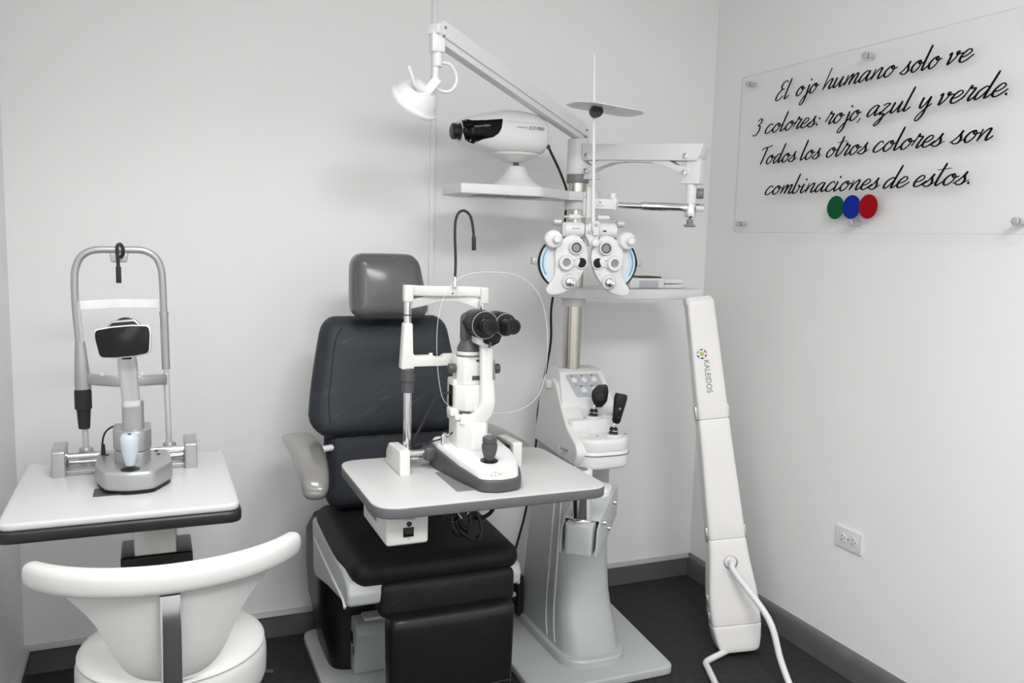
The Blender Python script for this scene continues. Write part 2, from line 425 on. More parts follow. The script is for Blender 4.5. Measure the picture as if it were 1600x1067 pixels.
lines = [
 [('El',2.499,2.420,1.909),('ojo',2.393,2.286,1.910),('humano',2.269,1.962,1.912),('solo',1.955,1.806,1.910),('ve',1.788,1.704,1.910)],
 [('3',2.613,2.566,1.798),('colores:',2.545,2.273,1.799),('rojo,',2.247,2.091,1.798),('azul',2.066,1.890,1.802),('y',1.885,1.828,1.802),('verde.',1.806,1.593,1.803)],
 [('Todos',2.562,2.371,1.690),('los',2.352,2.254,1.691),('otros',2.229,2.050,1.691),('colores',2.031,1.775,1.691),('son',1.758,1.624,1.692)],
 [('combinaciones',2.524,1.994,1.580),('de',1.980,1.885,1.580),('estos.',1.868,1.685,1.580)]]
for ln in lines:
    b = MB()
    for w in ln: script_word(b, *w)
    obj('lettering', b, 'ink', sign, 'line of black script lettering', ang=20)
for cy, m, l in ((2.173, 'd_green', 'green disc'), (2.104, 'd_blue', 'blue disc'), (2.035, 'd_red', 'red disc')):
    k = {'d_green': .0008, 'd_blue': .0012, 'd_red': .0016}[m]
    obj('colour_disc', MB().cyl((SX-.0004, cy, 1.527), (SX-.0004-k, cy, 1.527), .0375, n=48), m, sign, l)

# ------------------------------------------------------------------ wall outlet
ow = thing('wall_outlet', 'white double power outlet low on the right wall below the script sign', 'outlet', (XR, 2.04, .41))
oy, oz = 2.039, .451
b = MB().prism(rect(oy-.0572, oy+.0572, oz-.035, oz+.035, .004), 'x', XR-.007, XR, .002)
obj('cover_plate', b, 'outlet', ow)
for s in (-1, 1):
    k = obj('socket', MB().prism(circ(oy+s*.0235, oz, .0165), 'x', XR-.0085, XR-.006, .0006), 'outlet', ow)
    h = MB()
    for (a, c, w_, h_) in ((-.003, .0065, .0018, .004), (-.003, -.0065, .0018, .0035), (.008, 0, .0022, .0022)):
        h.box(XR-.0089, XR-.008, oy+s*.0235-a*1-w_, oy+s*.0235-a*1+w_, oz+c-h_/1.6, oz+c+h_/1.6)
    obj('socket_slots', h, 'dark', k, 'dark socket slots')
obj('screw', MB().cyl((XR-.0068, oy, oz), (XR-.0082, oy, oz), .003), 'mid', ow)

# ------------------------------------------------------------------ left table
tb = thing('instrument_table', 'white topped black edged motorised table on steel column in left corner', 'table', (-.01, 2.2, 0))
tp = obj('tabletop', MB().prism(rect(-.302, .170, 1.918, 2.425, .03), 'z', .783, .80, .006), 'gloss_white', tb)
obj('edge_band', MB().prism(rect(-.306, .174, 1.913, 2.429, .032), 'z', .757, .7835, .006), 'edge_black', tb, 'thick black rubber edge')
obj('column', MB().box(-.055, .042, 2.172, 2.25, .58, .757, .003), 'steel', tb)
obj('column_sleeve', MB().box(-.085, .078, 2.165, 2.30, .03, .612, .006), 'black', tb, 'black column sleeve')
obj('foot', MB().prism(rect(-.30, .30, 2.22, 2.36, .02), 'z', .002, .03, .004), 'black', tb)

# ------------------------------------------------------------------ silver eye camera on the left table
ec = thing('eye_camera', 'silver handheld eye camera docked on sliding base with chin rest frame on left table', 'eye camera', (-.06, 2.2, .80))
T0 = .80
for x in (-.232, .066):
    pr = rpoly([(2.248, T0), (2.248, .862), (2.262, .868), (2.335, .870), (2.338, T0), (2.318, T0), (2.318, .846), (2.275, .846), (2.275, T0)], [0, .006, .004, .008, 0, 0, .008, .008, 0])
    obj('rail_bracket', MB().prism(pr, 'x', x, x+.030, .003), 'silver', ec)
b = MB().cyl((-.205, 2.29, .842), (.07, 2.29, .842), .0085).cyl((-.205, 2.31, .822), (.07, 2.31, .822), .006)
obj('rail', b, 'chrome', ec)
obj('rail_plate', MB().box(-.205, .068, 2.262, 2.335, T0, .812, .002), 'silver', ec)
pl = rpoly([(-.132, 2.262), (-.133, 2.15), (-.110, 2.066), (-.060, 2.046), (-.006, 2.050), (.036, 2.13), (.028, 2.262)], [.02, .04, .022, .08, .03, .06, .02])
obj('sliding_base', MB().prism(pl, 'z', .809, .854, .008), 'silver', ec)
obj('base_lower_layer', MB().prism([(x*.94-.003, y*.94+.132) for x, y in pl], 'z', T0, .8095), 'black', ec, 'black slab painted as the shadow under the base')  # black slab paints in the shadow beneath the sliding base
obj('friction_plate', MB().box(-.133, -.05, 2.062, 2.12, T0, .8025), 'dark', ec)
for (x, y) in ((-.11, 2.225), (.005, 2.20), (-.0, 2.235)): obj('screw_cap', MB().cyl((x, y, .854), (x, y, .8555), .0045), 'black', ec, 'small black screw cap')
dp = rpoly([(-.09, 2.21), (-.09, 2.14), (-.06, 2.105), (-.03, 2.105), (-.012, 2.14), (-.012, 2.21)], [.01, .03, .03, .03, .03, .01])
obj('pedestal', MB().prism(dp, 'z', .852, .884, .003).prism([(x*1.06+.003, y*1.02-.043) for x, y in dp], 'z', .884, .935, .006), 'silver', ec)
jp = [((.0, .0), .864), ]
b = MB(); rings = []
for z, w_, d_ in ((.862, .010, .010), (.875, .014, .013), (.893, .018, .016), (.912, .020, .018), (.926, .021, .018), (.934, .017, .014), (.936, .008, .006)):
    rings.append([(-.055+w_*math.cos(2*PI*i/20), 2.075+d_*math.sin(2*PI*i/20), z+.002) for i in range(20)])
js = obj('joystick', MB().loft(rings), 'paleblue', ec, 'pale blue joystick grip')
obj('button', MB().cyl((-.055, 2.068, .937), (-.055, 2.068, .9385), .004), 'black', js)
obj('joystick_well', MB().cyl((-.055, 2.075, .8535), (-.055, 2.075, .855), .021), 'black', ec)
# handle, tilted slightly
def hring(z, w_, d_, y, x=-.052): return [(x+w_*math.copysign(abs(math.cos(a))**.8, math.cos(a)), y+d_*math.copysign(abs(math.sin(a))**.8, math.sin(a)), z) for a in [2*PI*i/24 for i in range(24)]]
obj('handle_dock', MB().loft([hring(z, w_, .02, 2.14, -.048) for z, w_ in ((.925, .024), (.98, .0235), (1.0, .0235))]), 'silver', ec)
hd = obj('handle', MB().loft([hring(z, w_, d_, 2.135+(z-.98)*-.12, x) for z, w_, d_, x in ((.988, .0195, .017, -.050), (1.02, .0195, .017, -.052), (1.06, .0205, .018, -.0545), (1.085, .0215, .018, -.056), (1.10, .021, .018, -.057), (1.118, .018, .016, -.058))]), 'silver_pale', ec)
obj('label_band', MB().loft([hring(z, .0200, .0175, 2.135+(z-.98)*-.12, -.050) for z in (.992, 1.004)]), 'white', hd, 'white label band')
obj('speaker_slot', MB().prism(rect(-.067, -.047, 1.1035, 1.1085, .0024), 'y', 2.1015, 2.106), 'black', hd)
obj('logo', MB().sweep([V((-.056+.012*math.cos(a), 2.1065, 1.083+.010*math.sin(a))) for a in [R(d) for d in range(-140, 100, 12)]], .0006, n=6), 'ink_pale', hd, 'faint grey ring emblem')
# screen head
q = Matrix.Translation((-.061, 2.055, 1.150)) @ Matrix.Rotation(R(-5), 4, 'Z') @ Matrix.Rotation(R(-5.0), 4, 'Y') @ Matrix.Rotation(R(-6), 4, 'X') @ Matrix.Diagonal((1., 1, 1.1, 1))
fr = rpoly([(-.057, .029), (-.058, .012), (-.052, -.029), (-.02, -.0325), (.02, -.0325), (.052, -.029), (.058, .012), (.057, .029), (.02, .0325), (-.02, .0325)], [.01, .02, .012, .02, .02, .012, .02, .01, .03, .03])
shd = obj('screen_housing', MB().prism(fr, 'y', -.006, .022, .005, mx=q), 'white', ec)
obj('screen', MB().prism([(x*.955, z*.925) for x, z in fr], 'y', -.0075, -.005, .0006, mx=q), 'screen', shd, 'black glass screen')
oc = [(-.034, .0), (-.034, .034), (-.024, .044), (.024, .044), (.034, .034), (.034, .0)]
lhs = obj('lens_housing', MB().prism(rpoly(oc, .004), 'y', .026, .05, .003, mx=q), 'silver', ec)
obj('housing_face', MB().prism(rpoly([(x*.93, z*.90) for x, z in oc], .004), 'y', .020, .030, .001, mx=q), 'black', lhs, 'black housing face')
obj('lens_ring', MB().cyl((0, .05, .018), (0, .075, .018), .0315, bev=.003, mx=q), 'black', ec, 'black lens ring')
# chin rest frame
PY_ = 2.38
up = [(-.172, PY_, 1.10), (-.178, PY_, 1.20), (-.178, PY_, 1.27), (-.174, PY_, 1.30), (-.160, PY_, 1.328), (-.130, PY_, 1.343), (-.075, PY_, 1.344), (-.022, PY_, 1.344), (.008, PY_, 1.329), (.021, PY_, 1.302), (.0245, PY_, 1.27), (.026, PY_, 1.20), (.027, PY_, 1.16)]
obj('frame_hoop', MB().sweep(up, .0088, n=14, up=(0, 1, 0), smooth=4), 'silver', ec)
for p_, q_, r_ in (((-.168, PY_, 1.10), (-.175, PY_, 1.215), .0068), ((-.165, PY_, .83), (-.166, PY_, .90), .0075), ((.032, PY_, .83), (.0285, PY_, 1.03), .0075)):
    obj('frame_rod', MB().cyl(p_, q_, r_), 'silver_pale', ec)
obj('frame_sleeve', MB().cyl((.0285, PY_, 1.035), (.0265, PY_, 1.175), .0102).lathe([(.0112, 0), (.0112, .012)], (.0265, PY_, 1.175), (-.01, 0, 1)), 'silver', ec)
obj('frame_sleeve', MB().lathe([(.0195, 0), (.0185, .03), (.0135, .10), (.0115, .12)], (-.167, PY_, .992), (-.03, 0, 1)), 'silver', ec)
for x in (-.165, .033): obj('frame_foot', MB().lathe([(.0185, 0), (.0165, .035), (.0145, .04)], (x, PY_, T0)), 'silver', ec)
b = MB().lathe([(.0165, .048), (.0175, .05)] + [(.0205-.0006*(i % 2), .052+i*.0035) for i in range(13)] + [(.0185, .101)], (-.168, PY_, .89)).lathe([(.0135, 0), (.0165, .048)], (-.1675, PY_, .89))
obj('height_knob', b, 'rubber', ec, 'black ribbed height adjuster')
cb = [(-.165, PY_, 1.020), (-.14, PY_-.02, 1.018), (-.10, PY_-.045, 1.017), (-.07, PY_-.05, 1.016), (-.03, PY_-.045, 1.015), (.01, PY_-.02, 1.012), (.029, PY_, 1.008)]
crest = obj('chin_rest', MB().sweep(cb, [(.006, .014)]*7, n=16, p=4, smooth=5), 'silver', ec)
for p_ in ((-.12, PY_-.034), (-.03, PY_-.045)): obj('paper_pin', MB().cyl((*p_, 1.029), (*p_, 1.036), .006), 'white', crest)
fb = [(-.176, PY_, 1.203), (-.14, PY_+.018, 1.204), (-.075, PY_+.03, 1.206), (-.01, PY_+.018, 1.206), (.0255, PY_, 1.206)]
obj('forehead_band', MB().sweep(fb, [(.0012, .0115)]*5, n=12, p=5, smooth=6), 'band', ec, 'translucent white forehead band')
obj('lamp_mount', MB().prism(rpoly([(-.097, 1.337), (-.094, 1.313), (-.058, 1.313), (-.053, 1.337)], .005), 'y', PY_-.014, PY_+.012, .002), 'silver', ec)
gk = [(-.072, PY_-.016, 1.325), (-.066, PY_-.022, 1.335), (-.066, PY_-.024, 1.350), (-.072, PY_-.026, 1.359), (-.0785, PY_-.028, 1.352), (-.078, PY_-.028, 1.325), (-.077, PY_-.028, 1.30)]
gl = obj('fixation_lamp', MB().sweep(gk, .0042, smooth=6, n=10, up=(0, 1, 0)).cyl((-.077, PY_-.028, 1.262), (-.077, PY_-.028, 1.303), .0062, bev=.001), 'rubber', ec, 'black bent fixation lamp')
b = MB().sweep([(-.118, 2.232, .854), (-.119, 2.232, .885), (-.112, 2.225, .91), (-.098, 2.21, .925), (-.088, 2.20, .93)], .0022, smooth=5, n=8).cyl((-.118, 2.232, .854), (-.118, 2.232, .880), .0055, .004)
obj('cable', b, 'rubber', ec, 'short black cable')

# ------------------------------------------------------------------ stool
st = thing('stool', 'white vinyl stool with curved half-round backrest and chrome post in the left foreground', 'stool', (.026, 1.935, 0))
cx, cy = .026, 1.935
pr = [(.02, .40), (.185, .40), (.193, .404), (.1965, .415), (.1975, .44), (.197, .468), (.1935, .482), (.190, .488), (.1935, .4905), (.189, .497), (.178, .502), (.15, .505), (.08, .507), (.01, .5075)]
seat = obj('seat', MB().lathe(pr, (cx, cy, 0), n=72), 'vinyl', st, ang=60)
seam = [V((cx+.1925*math.cos(2*PI*i/80), cy+.1925*math.sin(2*PI*i/80), .4885)) for i in range(80)]
obj('seam', MB().sweep(seam, .0009, n=6, closed=True), 'ink_pale', seat)
def arc(a, r): return (cx-.006+r*math.sin(a), cy-r*math.cos(a))
ps = []; rs = []
for i in range(29):
    a = R(-61+122*i/28); x, y = arc(a, .279); e = abs(i-14)/14
    ps.append(V((x, y, .748-.012*e*e+.002*(i-14)/14))); rs.append((.022*(1-.15*e**4), .0275*(1-.10*e**4)))
obj('backrest_pad', MB().sweep(ps, rs, n=24, p=2.6, endround=True), 'vinyl', st, ang=70)
hw = [(.727, .268, 53), (.708, .263, 48), (.69, .258, 43), (.67, .252, 38), (.645, .246, 33.5), (.61, .238, 30), (.575, .230, 27), (.545, .221, 23.5), (.525, .213, 18.5), (.515, .208, 13), (.5105, .206, 7)]
rows = catmull([V(h) for h in hw], [(0, 0)]*len(hw), 3)[0]
t = bmesh.new(); grid = []
for side in (0, 1):
    gr = []
    for z, r_, a_ in rows:
        gr.append([t.verts.new((*arc(R(a_)*(2*j/24-1), r_-side*.016+.006*math.cos(PI*(j/24-.5))), z)) for j in range(25)])
    grid.append(gr)
nr = len(rows)
for i in range(nr-1):
    for j in range(24):
        for s_ in (0, 1):
            g = grid[s_]; t.faces.new((g[i][j], g[i][j+1], g[i+1][j+1], g[i+1][j]))
    for j in (0, 24): t.faces.new((grid[0][i][j], grid[1][i][j], grid[1][i+1][j], grid[0][i+1][j]))
for j in range(24):
    for i in (0, nr-1): t.faces.new((grid[0][i][j], grid[0][i][j+1], grid[1][i][j+1], grid[1][i][j]))
bmesh.ops.recalc_face_normals(t, faces=t.faces)
obj('backrest_shell', MB().add(t), 'vinyl', st, ang=60)
obj('pad_gasket', MB().sweep([V((*arc(R(-52+104*i/24), .266), .722)) for i in range(25)], [(.008, .006)]*25, n=8), 'rubber', st, 'dark gasket under the pad')
b = MB().prism(rpoly([(-.0005, 1.653), (.037, 1.653), (.037, 1.666), (-.0005, 1.666)], .0045), 'z', .36, .716, .001)
b.prism(rpoly([(-.0005, 1.653), (.037, 1.653), (.037, 1.95), (-.0005, 1.95)], .003), 'z', .352, .366)
obj('back_post', b, 'chrome', st, 'flat chrome post')
b = MB().cyl((cx, cy, .10), (cx, cy, .25), .026).cyl((cx, cy, .25), (cx, cy, .40), .014).cyl((cx, cy, .375), (cx, cy, .402), .10)
obj('gas_column', b, 'chrome', st)
obj('lever', MB().sweep([(cx+.05, cy, .385), (.20, 1.95, .385), (.24, 1.95, .375)], .006), 'rubber', st, 'black height lever')
for i in range(5):
    a = R(90+72*i+36); d = V((math.cos(a), math.sin(a), 0)); o0 = V((cx, cy, 0))
    lg = obj('leg', MB().sweep([o0+d*.02+V((0, 0, .10)), o0+d*.12+V((0, 0, .088)), o0+d*.215+V((0, 0, .068))], [(.020, .016), (.016, .012), (.013, .010)], p=3), 'chrome', st)
    e = o0+d*.205; w_ = d.cross(V((0, 0, 1)))*.016
    obj('castor', MB().cyl(e-w_+V((0, 0, .027)), e+w_+V((0, 0, .027)), .026, bev=.004).cyl(e+V((0, 0, .03)), e+V((0, 0, .07)), .006), 'black', lg)

# ------------------------------------------------------------------ examination chair
ch = thing('examination_chair', 'charcoal upholstered examination chair with headrest standing against the back wall', 'chair', (.69, 2.45, 0))
obj('base_plate', MB().prism(rpoly([(.452, 1.96), (.985, 1.96), (.985, 2.862), (.452, 2.862)], [.05, .05, .05, .05]), 'z', .002, .03, .006), 'grey_enamel', ch)
bl = [[(.69+(.235*k)*math.copysign(abs(math.cos(a))**.35, math.cos(a)), 2.70+.165*math.copysign(abs(math.sin(a))**.35, math.sin(a)), z) for a in [2*PI*i/40 for i in range(40)]] for z, k in ((.03, .84), (.10, .88), (.2, .97), (.30, 1.), (.42, 1.), (.46, .9))]
obj('lift_cover', MB().loft(bl), 'black', ch, 'black lift column cover')
mh = MB().prism(rpoly([(.03, 2.60), (.03, 2.485), (.06, 2.492), (.195, 2.508), (.215, 2.528), (.217, 2.60)][::-1] and [(2.60, .03), (2.50, .03), (2.452, .182), (2.47, .206), (2.60, .214)], [0, .01, .02, .02, 0]), 'x', .553, .84, .016)
mo = obj('motor_housing', mh, 'grey_enamel', ch)
obj('housing_lid', MB().prism(rect(.585, .80, 2.487, 2.585, .01), 'z', .206, .2165, .002), 'tray', mo)
obj('pump_switch', MB().box(.5505, .556, 2.505, 2.527, .13, .165, .001), 'lamp_green', mo, 'small green rocker switch')
obj('pump_socket', MB().box(.5505, .556, 2.492, 2.505, .10, .125, .001), 'dark', mo)
for s in (0, 1):
    mir = (lambda c: c) if s == 0 else (lambda c: (1.385-c[0], c[1], c[2]))
    sp = rpoly([(2.625, .515), (2.610, .345), (2.565, .338), (2.375, .384), (2.15, .426), (2.098, .436), (2.092, .470), (2.104, .497), (2.17, .515), (2.58, .520)], [.02, .02, .03, .1, .03, .02, .02, .02, .03, .02])
    sh = obj('seat_shell', MB().prism(sp, 'x', .447, .545 if s == 0 else .488, .02, 4, warp=mir), 'grey_enamel', ch, 'pale grey side shell of the seat')
    gv = [(2.575, .462), (2.40, .452), (2.25, .445), (2.165, .443), (2.135, .438), (2.122, .428), (2.116, .428+.008)]
    obj('trim_bead', MB().sweep([V(mir((.4455, a, b_))) for a, b_ in gv], .0035, smooth=5, n=8, up=(1, 0, 0)), 'tray', sh)
seat_w = lambda c: (c[0]+(.0 if c[0] > .69 else .012)*max(0, (2.25-c[1])/.15), c[1], c[2]+.012*((c[1]-2.1)/.45))
obj('seat_cushion', MB().cushion(.452, .932, 2.088, 2.60, .478, .553, .036, (0.004, .004, .008), n=18, warp=seat_w), 'seat_leather', ch)
obj('front_cushion', MB().cushion(.532, .916, 2.082, 2.22, .392, .492, .022, (0, .004, 0), n=12), 'seat_leather', ch)
lgr = obj('leg_rest', MB().cushion(.546, .902, 2.035, 2.12, .07, .413, .026, (0, .006, 0), n=14, warp=lambda c: (.72+(c[0]-.72)*(.955+.045*(c[2]-.07)/.34), c[1], c[2])), 'film_dark', ch, 'leg rest wrapped in glossy film')
obj('welt', MB().sweep([V((.565, 2.0315, .19)), V((.65, 2.0275, .193)), V((.72, 2.0268, .194)), V((.80, 2.0275, .195)), V((.885, 2.0315, .196))], .0022, n=6, smooth=4), 'film_dark', lgr)
lean = lambda c: (c[0], c[1]+(c[2]-.58)*.10, c[2])
obj('lower_backrest', MB().cushion(.470, .872, 2.465, 2.56, .572, .822, .04, (.003, .010, .003), n=16, warp=lean), 'leather', ch)
def ub(c):
    t_ = (c[2]-.795)/.355; k = 1.0-.235*max(0, t_-.15)**1.25 - .10*max(0, .16-t_)/.16
    return (.655+(c[0]-.655)*k+.010*t_, c[1]+(c[2]-.795)*.26, c[2])
ubk = obj('upper_backrest', MB().cushion(.418, .892, 2.452, 2.545, .795, 1.150, .046, (.004, .010, .0), n=20, warp=ub), 'leather', ch)
def seam_pt(u_, w_):
    return V(ub((.655+u_*.192, 2.4425+.004*(u_*u_)+.003*(w_*w_), .972+w_*.150)))
sm = [seam_pt(-.97, -.85), seam_pt(-1, -.4), seam_pt(-1, 0), seam_pt(-1, .45), seam_pt(-.98, .8), seam_pt(-.9, .97)]
obj('seam', MB().sweep(sm, .0011, n=6, smooth=6, up=(0, 1, 0)), 'seat_leather', ubk)
def hr(c):
    t_ = (c[2]-1.152)/.19; k = 1.0-.16*max(0, t_-.1)
    return (.664+(c[0]-.664)*k-.012*t_, c[1]+(c[2]-1.15)*.16, c[2])
obj('headrest', MB().cushion(.545, .778, 2.462, 2.565, 1.150, 1.342, .036, (.004, .014, .002), n=18, warp=hr), 'film_leather', ch, 'mid grey headrest')
obj('headrest_post', MB().box(.65, .69, 2.575, 2.595, 1.08, 1.22, .004), 'chrome', ch)
obj('back_plate', MB().box(.50, .84, 2.575, 2.60, .45, .95, .01).box(.56, .78, 2.62, 2.66, .40, .70, .01), 'black', ch)
for s in (0, 1):
    mir = (lambda p: V(p)) if s == 0 else (lambda p: V((1.385-p[0], p[1], p[2])))
    pts = [(.402, 2.640, .768), (.402, 2.56, .773), (.400, 2.47, .776), (.397, 2.38, .776), (.391, 2.30, .771), (.386, 2.235, .758), (.382, 2.195, .738), (.379, 2.182, .724)]
    rd = [(.044, .016), (.047, .023), (.047, .026), (.045, .028), (.043, .028), (.040, .026), (.036, .022), (.030, .016)]
    ap = obj('armrest', MB().sweep([mir(p) for p in pts], rd, n=22, p=2.6, smooth=5, endround=True), 'arm', ch, 'film-wrapped grey armrest pad', ang=70)
    obj('armrest_rod', MB().cyl(mir((.42, 2.47, .762)), mir((.49, 2.50, .765)), .010), 'enamel', ap, 'white armrest rod')
    obj('armrest_bolt', MB().cyl(mir((.372, 2.40, .752)), mir((.372, 2.40, .736)), .008), 'dark', ap)

# ------------------------------------------------------------------ slit lamp table
sk = thing('slit_lamp_table', 'white rectangular swing table with grey edge carrying the slit lamp before the chair', 'table', (.735, 1.99, .56))
tr = rpoly([(.444, 1.778), (1.028, 1.778), (1.028, 2.208), (.444, 2.208)], [.065, .05, .06, .06], 8)
obj('tabletop', MB().prism(tr, 'z', .788, .80, .001), 'laminate', sk)
obj('edge_band', MB().prism([(.736+(x-.736)*1.003, 1.993+(y-1.993)*1.004) for x, y in tr], 'z', .7725, .7985, .004), 'edge_grey', sk, 'grey edge band')
obj('support_beam', MB().box(.80, 1.08, 2.07, 2.12, .71, .738, .006).box(.80, .92, 2.04, 2.15, .735, .7725, .004), 'enamel', sk)
cap = obj('pivot_cap', MB().cyl((1.113, 2.10, .70), (1.113, 2.10, .752), .036, bev=.004), 'white', sk, 'white round pivot cap')
obj('pivot_plug', MB().lathe([(.022, 0), (.022, .0012), (.012, .0012), (.011, .0006), (.001, .0006)], (1.113, 2.10, .752)), 'mid', cap)
obj('pivot_post', MB().cyl((1.125, 2.10, .598), (1.122, 2.10, .702), .027).cyl((1.125, 2.10, .598), (1.125, 2.10, .608), .033, bev=.002), 'chrome', sk, 'chrome pivot post')

pb = thing('power_supply_box', 'white power box with black switch hanging under the slit lamp table', 'power box', (.535, 1.96, .682))
body = obj('box_body', MB().box(.484, .586, 1.85, 2.085, .683, .7725, .008), 'ivory', pb)
sv = MB()
for i in range(8): sv.box(.4825, .4845, 1.945+i*.014, 1.952+i*.014, .715, .75)
obj('vent_slots', sv, 'mid', body, 'grey vent slots')
obj('power_lamp', MB().cyl((.538, 1.8505, .7345), (.538, 1.848, .7345), .0062), 'lamp_green', body, 'green indicator lamp')
sw = obj('rocker_switch', MB().box(.524, .549, 1.8475, 1.852, .704, .7265, .0008), 'black', body, 'black rocker switch')
obj('rocker', MB().prism([(1.848, .706), (1.8435, .712), (1.847, .7245), (1.849, .7245)], 'x', .527, .546), 'screen', sw)
obj('lettering', text_mb('POWER', .0085, (.538, 1.8497, .7465), (1, 0, 0), (0, 0, 1), shear=.2), 'ink_grey', body, 'word POWER')
obj('switch_marks', text_mb('I', .005, (.538, 1.8497, .7305), (1, 0, 0), (0, 0, 1)).sweep([V((.538+.0028*math.cos(2*PI*i/16), 1.8497, .6985+.0028*math.sin(2*PI*i/16))) for i in range(16)], .0004, n=4, closed=True), 'ink_grey', body)

cbd = thing('cable_bundle', 'tied bundle of black cables looping under the slit lamp table', 'cables', (.73, 2.0, .62))
b = MB(); y = 1.99
for pts in ([(.655, y, .765), (.655, y, .715), (.668, y, .69), (.69, y-.01, .68), (.71, y, .69), (.715, y, .73)],
            [(.69, y, .76), (.688, y-.01, .69), (.692, y-.015, .66), (.71, y-.012, .643), (.735, y-.008, .65), (.745, y, .68), (.742, y, .74)],
            [(.70, y+.01, .76), (.702, y, .68), (.72, y-.02, .648), (.745, y-.02, .63), (.765, y-.015, .64), (.768, y-.01, .665), (.755, y, .70), (.735, y+.01, .745)],
            [(.715, y+.02, .765), (.712, y+.01, .69), (.728, y-.005, .655), (.74, y-.005, .67), (.738, y+.01, .72), (.735, y+.02, .76)],
            [(.73, y+.02, .70), (.76, y+.015, .675), (.79, y+.01, .68), (.807, y+.005, .70), (.802, y, .725), (.785, y, .742), (.775, y, .748)]):
    b.sweep(pts, .0052, n=10, smooth=6, up=(0, 1, 0))
obj('cable', b, 'black', cbd)
b = MB().sweep([(.70, y-.006, .735), (.70, y-.012, .71), (.712, y-.018, .69)], .002, n=6, smooth=4).sweep([(.745, y-.006, .74), (.737, y-.016, .715), (.725, y-.02, .70)], .0022, n=6, smooth=4)
obj('cable_tie', b, 'ivory', cbd, 'pale cable tie')
obj('cable_sleeve', MB().box(.70, .745, y-.005, y+.02, .71, .7725, .01), 'rubber', cbd)
tbk = obj('connector_block', MB().box(.752, .80, 1.985, 2.03, .738, .7725, .004), 'ivory', cbd, 'small white connector block')
obj('connector_screw', MB().cyl((.758, 1.9855, .752), (.758, 1.984, .752), .0035), 'black', tbk)

# ------------------------------------------------------------------ slit lamp
sl = thing('slit_lamp', 'white slit lamp microscope with black eyepieces, chin rest and clear breath shield on table', 'slit lamp', (.75, 2.0, .80))
obj('friction_plate', MB().box(.655, .815, 1.85, 2.02, T0, .8022), 'mid', sl, 'grey friction plate')
base = rpoly([(.664, 2.12), (.664, 2.06), (.682, 1.93), (.706, 1.822), (.750, 1.806), (.806, 1.816), (.834, 1.89), (.848, 1.97), (.848, 2.12)], [.02, .03, .06, .035, .06, .04, .05, .04, .02])
zt = lambda y_: .826+max(0, (y_-1.83))*.16
obj('base_lower_layer', MB().prism(base, 'z', .8025, .83, .004, warp=lambda c: (c.x, c.y, c.z if c.z < .815 else c.z+max(0, c.y-1.86)*.13)), 'dark', sl, 'dark grey base skirt')
cover_ = obj('base_cover', MB().prism([(.757+(x-.757)*.93, 1.967+(yy-1.967)*.955) for x, yy in base], 'z', .812, .853, .012, 5, warp=lambda c: (c.x, c.y+(max(0, c.z-.83)*.7 if c.y < 1.87 else 0), c.z if c.z < .82 else c.z+max(0, c.y-1.83)*.08)), 'white', sl)
lg_ = text_mb('eZer', .0165, (.745, 1.826, .8425), (1, .04, 0), (0, .5, .86), th=0)
from mathutils.bvhtree import BVHTree
bmesh.ops.triangulate(lg_.bm, faces=lg_.bm.faces[:])
bmesh.ops.subdivide_edges(lg_.bm, edges=lg_.bm.edges[:], cuts=5, use_grid_fill=True)
tree = BVHTree.FromPolygons([v.co+ORG[sl] for v in cover_.data.vertices], [tuple(p.vertices) for p in cover_.data.polygons])
nl = V((.03, -.86, .5)).normalized()
for v in lg_.bm.verts:
    hit, nrm, _, _ = tree.ray_cast(v.co+nl*.04, -nl)
    if hit: v.co = hit+nl*.0008
obj('logo_print', lg_, 'ink_green', sl, 'faint green lettering')
for x_ in ((.640, .668), (.845, .862)): obj('axle_housing', MB().box(x_[0], x_[1], 2.055, 2.10, .822, .858, .006), 'dark', sl)
obj('rail', MB().cyl((.585, 2.078, .842), (.875, 2.078, .842), .0085).cyl((.585, 2.10, .822), (.875, 2.10, .822), .006), 'chrome', sl)
for x in (.562, .869):
    pr = rpoly([(2.022, T0), (2.022, .864), (2.135, .860), (2.16, .835), (2.162, T0)], [0, .006, .012, .012, 0])
    bk = obj('rail_bracket', MB().prism(pr, 'x', x, x+.028, .004), 'ivory', sl)
obj('rack_gear', MB().box(.861, .8695, 2.04, 2.135, .806, .853, .002), 'black', bk, 'black rack gear')
b = MB().lathe([(.009, 0), (.0105, .008), (.017, .028), (.0195, .040), (.0195, .050), (.0165, .0515), (.0165, .054), (.018, .055), (.018, .066), (.015, .069), (.003, .069)], (.7515, 1.893, .849))
obj('joystick', b, 'dark', sl, 'dark grey joystick')
obj('joystick_well', MB().lathe([(.022, -.003), (.022, .0015), (.018, .0022), (.012, .0022)], (.7515, 1.893, .8575), (0, -.08, 1)), 'black', sl)
PYs = 2.10
for p_, q_, r_ in (((.603, PYs, .80), (.602, PYs, 1.01), .0108), ((.60, PYs, 1.17), (.599, PYs, 1.235), .0095), ((.80, PYs, .80), (.80, PYs, 1.235), .0095)):
    obj('upright', MB().cyl(p_, q_, r_), 'chrome', sl)
b = MB().lathe([(.0155, 0), (.0155, .028), (.0175, .030)] + [(.0182-.0006*(i % 2), .031+i*.002) for i in range(16)] + [(.0165, .064)], (.602, PYs, .998))
obj('height_knob', b, 'dark', sl, 'dark grey ribbed height knob')
obj('post_collar', MB().cyl((.5995, PYs, 1.197), (.5995, PYs, 1.2), .0105), 'black', sl)
